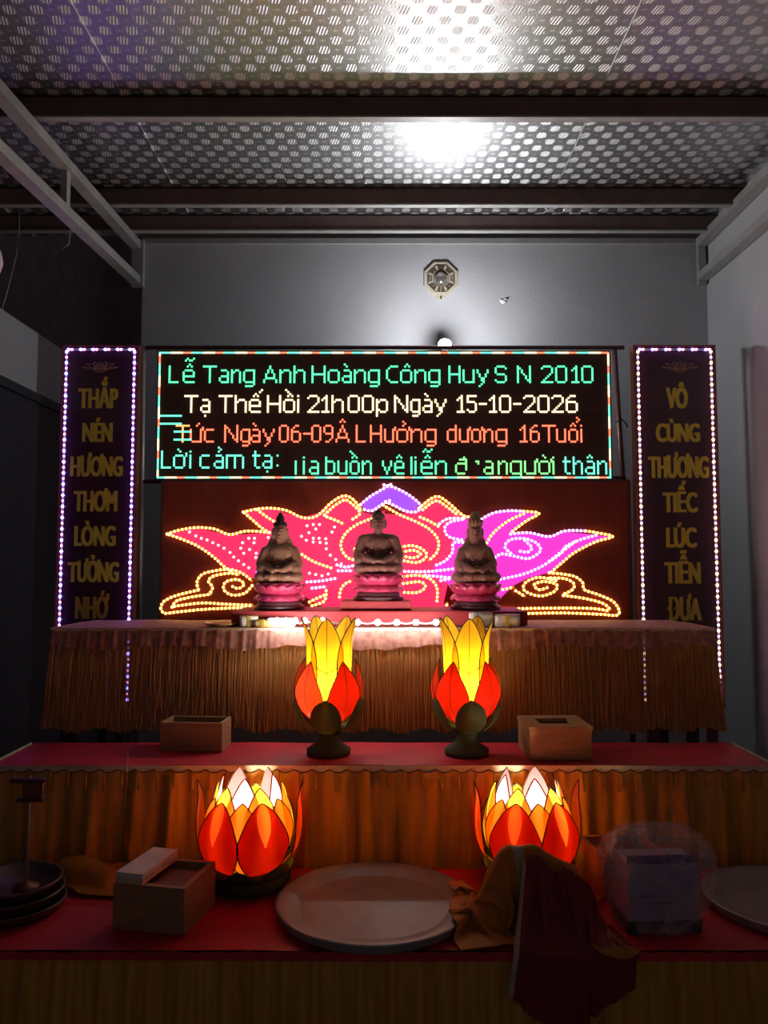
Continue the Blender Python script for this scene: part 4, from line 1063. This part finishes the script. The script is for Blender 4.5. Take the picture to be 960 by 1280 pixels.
# yellow cloth bundle at the back
p = P(108, 1085, 2.6)
def ini_y(a, b): return (p.x - .14 + .28 * a, 2.50 + .18 * b, .60 + .03 * math.sin(10 * a) + .03 * math.cos(9 * b) + .01 * rn.uniform(-1, 1))
Py = drape(32, 24, .40, .28, ini_y, [col_ell((p.x - .03, 2.6, .50), (.09, .06, .055)), col_ell((p.x + .07, 2.57, .49), (.05, .05, .04)), col_cyl(P(28, 1120, 2.34).x - .04, 2.38, .152, .62), col_table], 110)
cloth_obj('yellow_cloth', Py, [mat('yellow_cloth', (.42, .19, .02), .8, var=.2)], 'low bundle of yellow cloth at the foot of the gold skirt')

# ------------------------------------------------------------------ boxed item in a plastic bag
M_pl = mat('lavender_carton', (.36, .31, .43), .5, var=.08, scale=10)
Yb = 2.235; c = P(829, 1160, Yb)
t = thing('packed_carton', 'pale lavender carton with dark base inside the plastic bag', 'carton', (c.x, Yb + .05, Z3 + .006), math.radians(3))
wd = 88 / F * Yb; hh = .185
part('carton_body', MB().box(-wd / 2, wd / 2, -.055, .065, .032, hh, bev=.003), M_pl, t)
part('dark_base', MB().box(-wd / 2 - .003, wd / 2 + .003, -.058, .068, 0, .033, bev=.003), mat('black_card', (.03, .028, .03), .6), t)
part('open_flap', MB().box(-wd / 2, wd / 2, -.050, -.046, hh - .004, hh + .022, M=Matrix.Translation((0, .0, 0))), mat('violet_card', (.12, .08, .20), .6), t)
part('print_block', MB().box(-.060, .010, -.0565, -.054, .095, .104).box(-.045, .020, -.0565, -.054, .080, .085), mat('violet_print', (.16, .11, .28), .6), t)
m = bpy.data.materials.new('clear_plastic'); m.use_nodes = True; nt = m.node_tree; nt.nodes.clear(); N = nt.nodes.new; L = nt.links.new
out = N('ShaderNodeOutputMaterial'); tr = N('ShaderNodeBsdfTransparent'); pr = N('ShaderNodeBsdfPrincipled'); mx = N('ShaderNodeMixShader')
pr.inputs['Base Color'].default_value = (.78, .68, .72, 1); pr.inputs['Roughness'].default_value = .22
tc = N('ShaderNodeTexCoord'); nz = N('ShaderNodeTexNoise'); nz.inputs['Scale'].default_value = 14; nz.inputs['Detail'].default_value = 5; nz.inputs['Distortion'].default_value = 1.5; L(tc.outputs['Object'], nz.inputs['Vector'])
rp = N('ShaderNodeValToRGB'); rp.color_ramp.elements[0].position = .38; rp.color_ramp.elements[0].color = (.10, .10, .10, 1); rp.color_ramp.elements[1].position = .68; rp.color_ramp.elements[1].color = (.46, .46, .46, 1)
bp = N('ShaderNodeBump'); bp.inputs['Strength'].default_value = .9; bp.inputs['Distance'].default_value = .02; L(nz.outputs['Fac'], bp.inputs['Height']); L(bp.outputs[0], pr.inputs['Normal'])
L(nz.outputs['Fac'], rp.inputs[0]); L(rp.outputs[0], mx.inputs[0]); L(tr.outputs[0], mx.inputs[1]); L(pr.outputs[0], mx.inputs[2]); L(mx.outputs[0], out.inputs[0])
M_bag = m
n, k_ = 56, 34; pts = []
prof = [(0, .120), (.10, .126), (.25, .138), (.45, .152), (.60, .160), (.75, .156), (.86, .132), (.95, .085), (1, .02)]
HB = P(829, 1032, Yb).z - Z3 - .012
for j in range(k_):
    tt = j / (k_ - 1)
    for q in range(len(prof) - 1):
        if prof[q][0] <= tt <= prof[q + 1][0]:
            kk = (tt - prof[q][0]) / (prof[q + 1][0] - prof[q][0]); r = prof[q][1] * (1 - kk) + prof[q + 1][1] * kk; break
    for i in range(n):
        a = 2 * PI * i / n; ca, sa = math.cos(a), math.sin(a); e = 2.0 / 2.8
        x = math.copysign(abs(ca) ** e, ca) * r; y = math.copysign(abs(sa) ** e, sa) * r * .62
        v = Vector((x, y, tt * HB)); nn = noise.noise(v * 17 + Vector((3, 1, 7))) + .6 * abs(noise.noise(v * 34)) * 1.5
        g = 1 + .055 * nn * min(1, tt * 3 + .15)
        pts.append((x * g, y * g, tt * HB * (1 + .03 * noise.noise(Vector((x * 9, y * 9, 2))))))
mb = MB(); fs = []
for j in range(k_ - 1):
    for i in range(n): fs.append((j * n + i, j * n + (i + 1) % n, (j + 1) * n + (i + 1) % n, (j + 1) * n + i))
mb.add(pts, fs + [tuple(range(n - 1, -1, -1))])
o = solo('plastic_bag', mb, M_bag, 'crumpled clear plastic bag wrapped round the lavender carton', 'bag', smooth=True)
o.location = (c.x + .002, Yb + .055, Z3 + .0055)
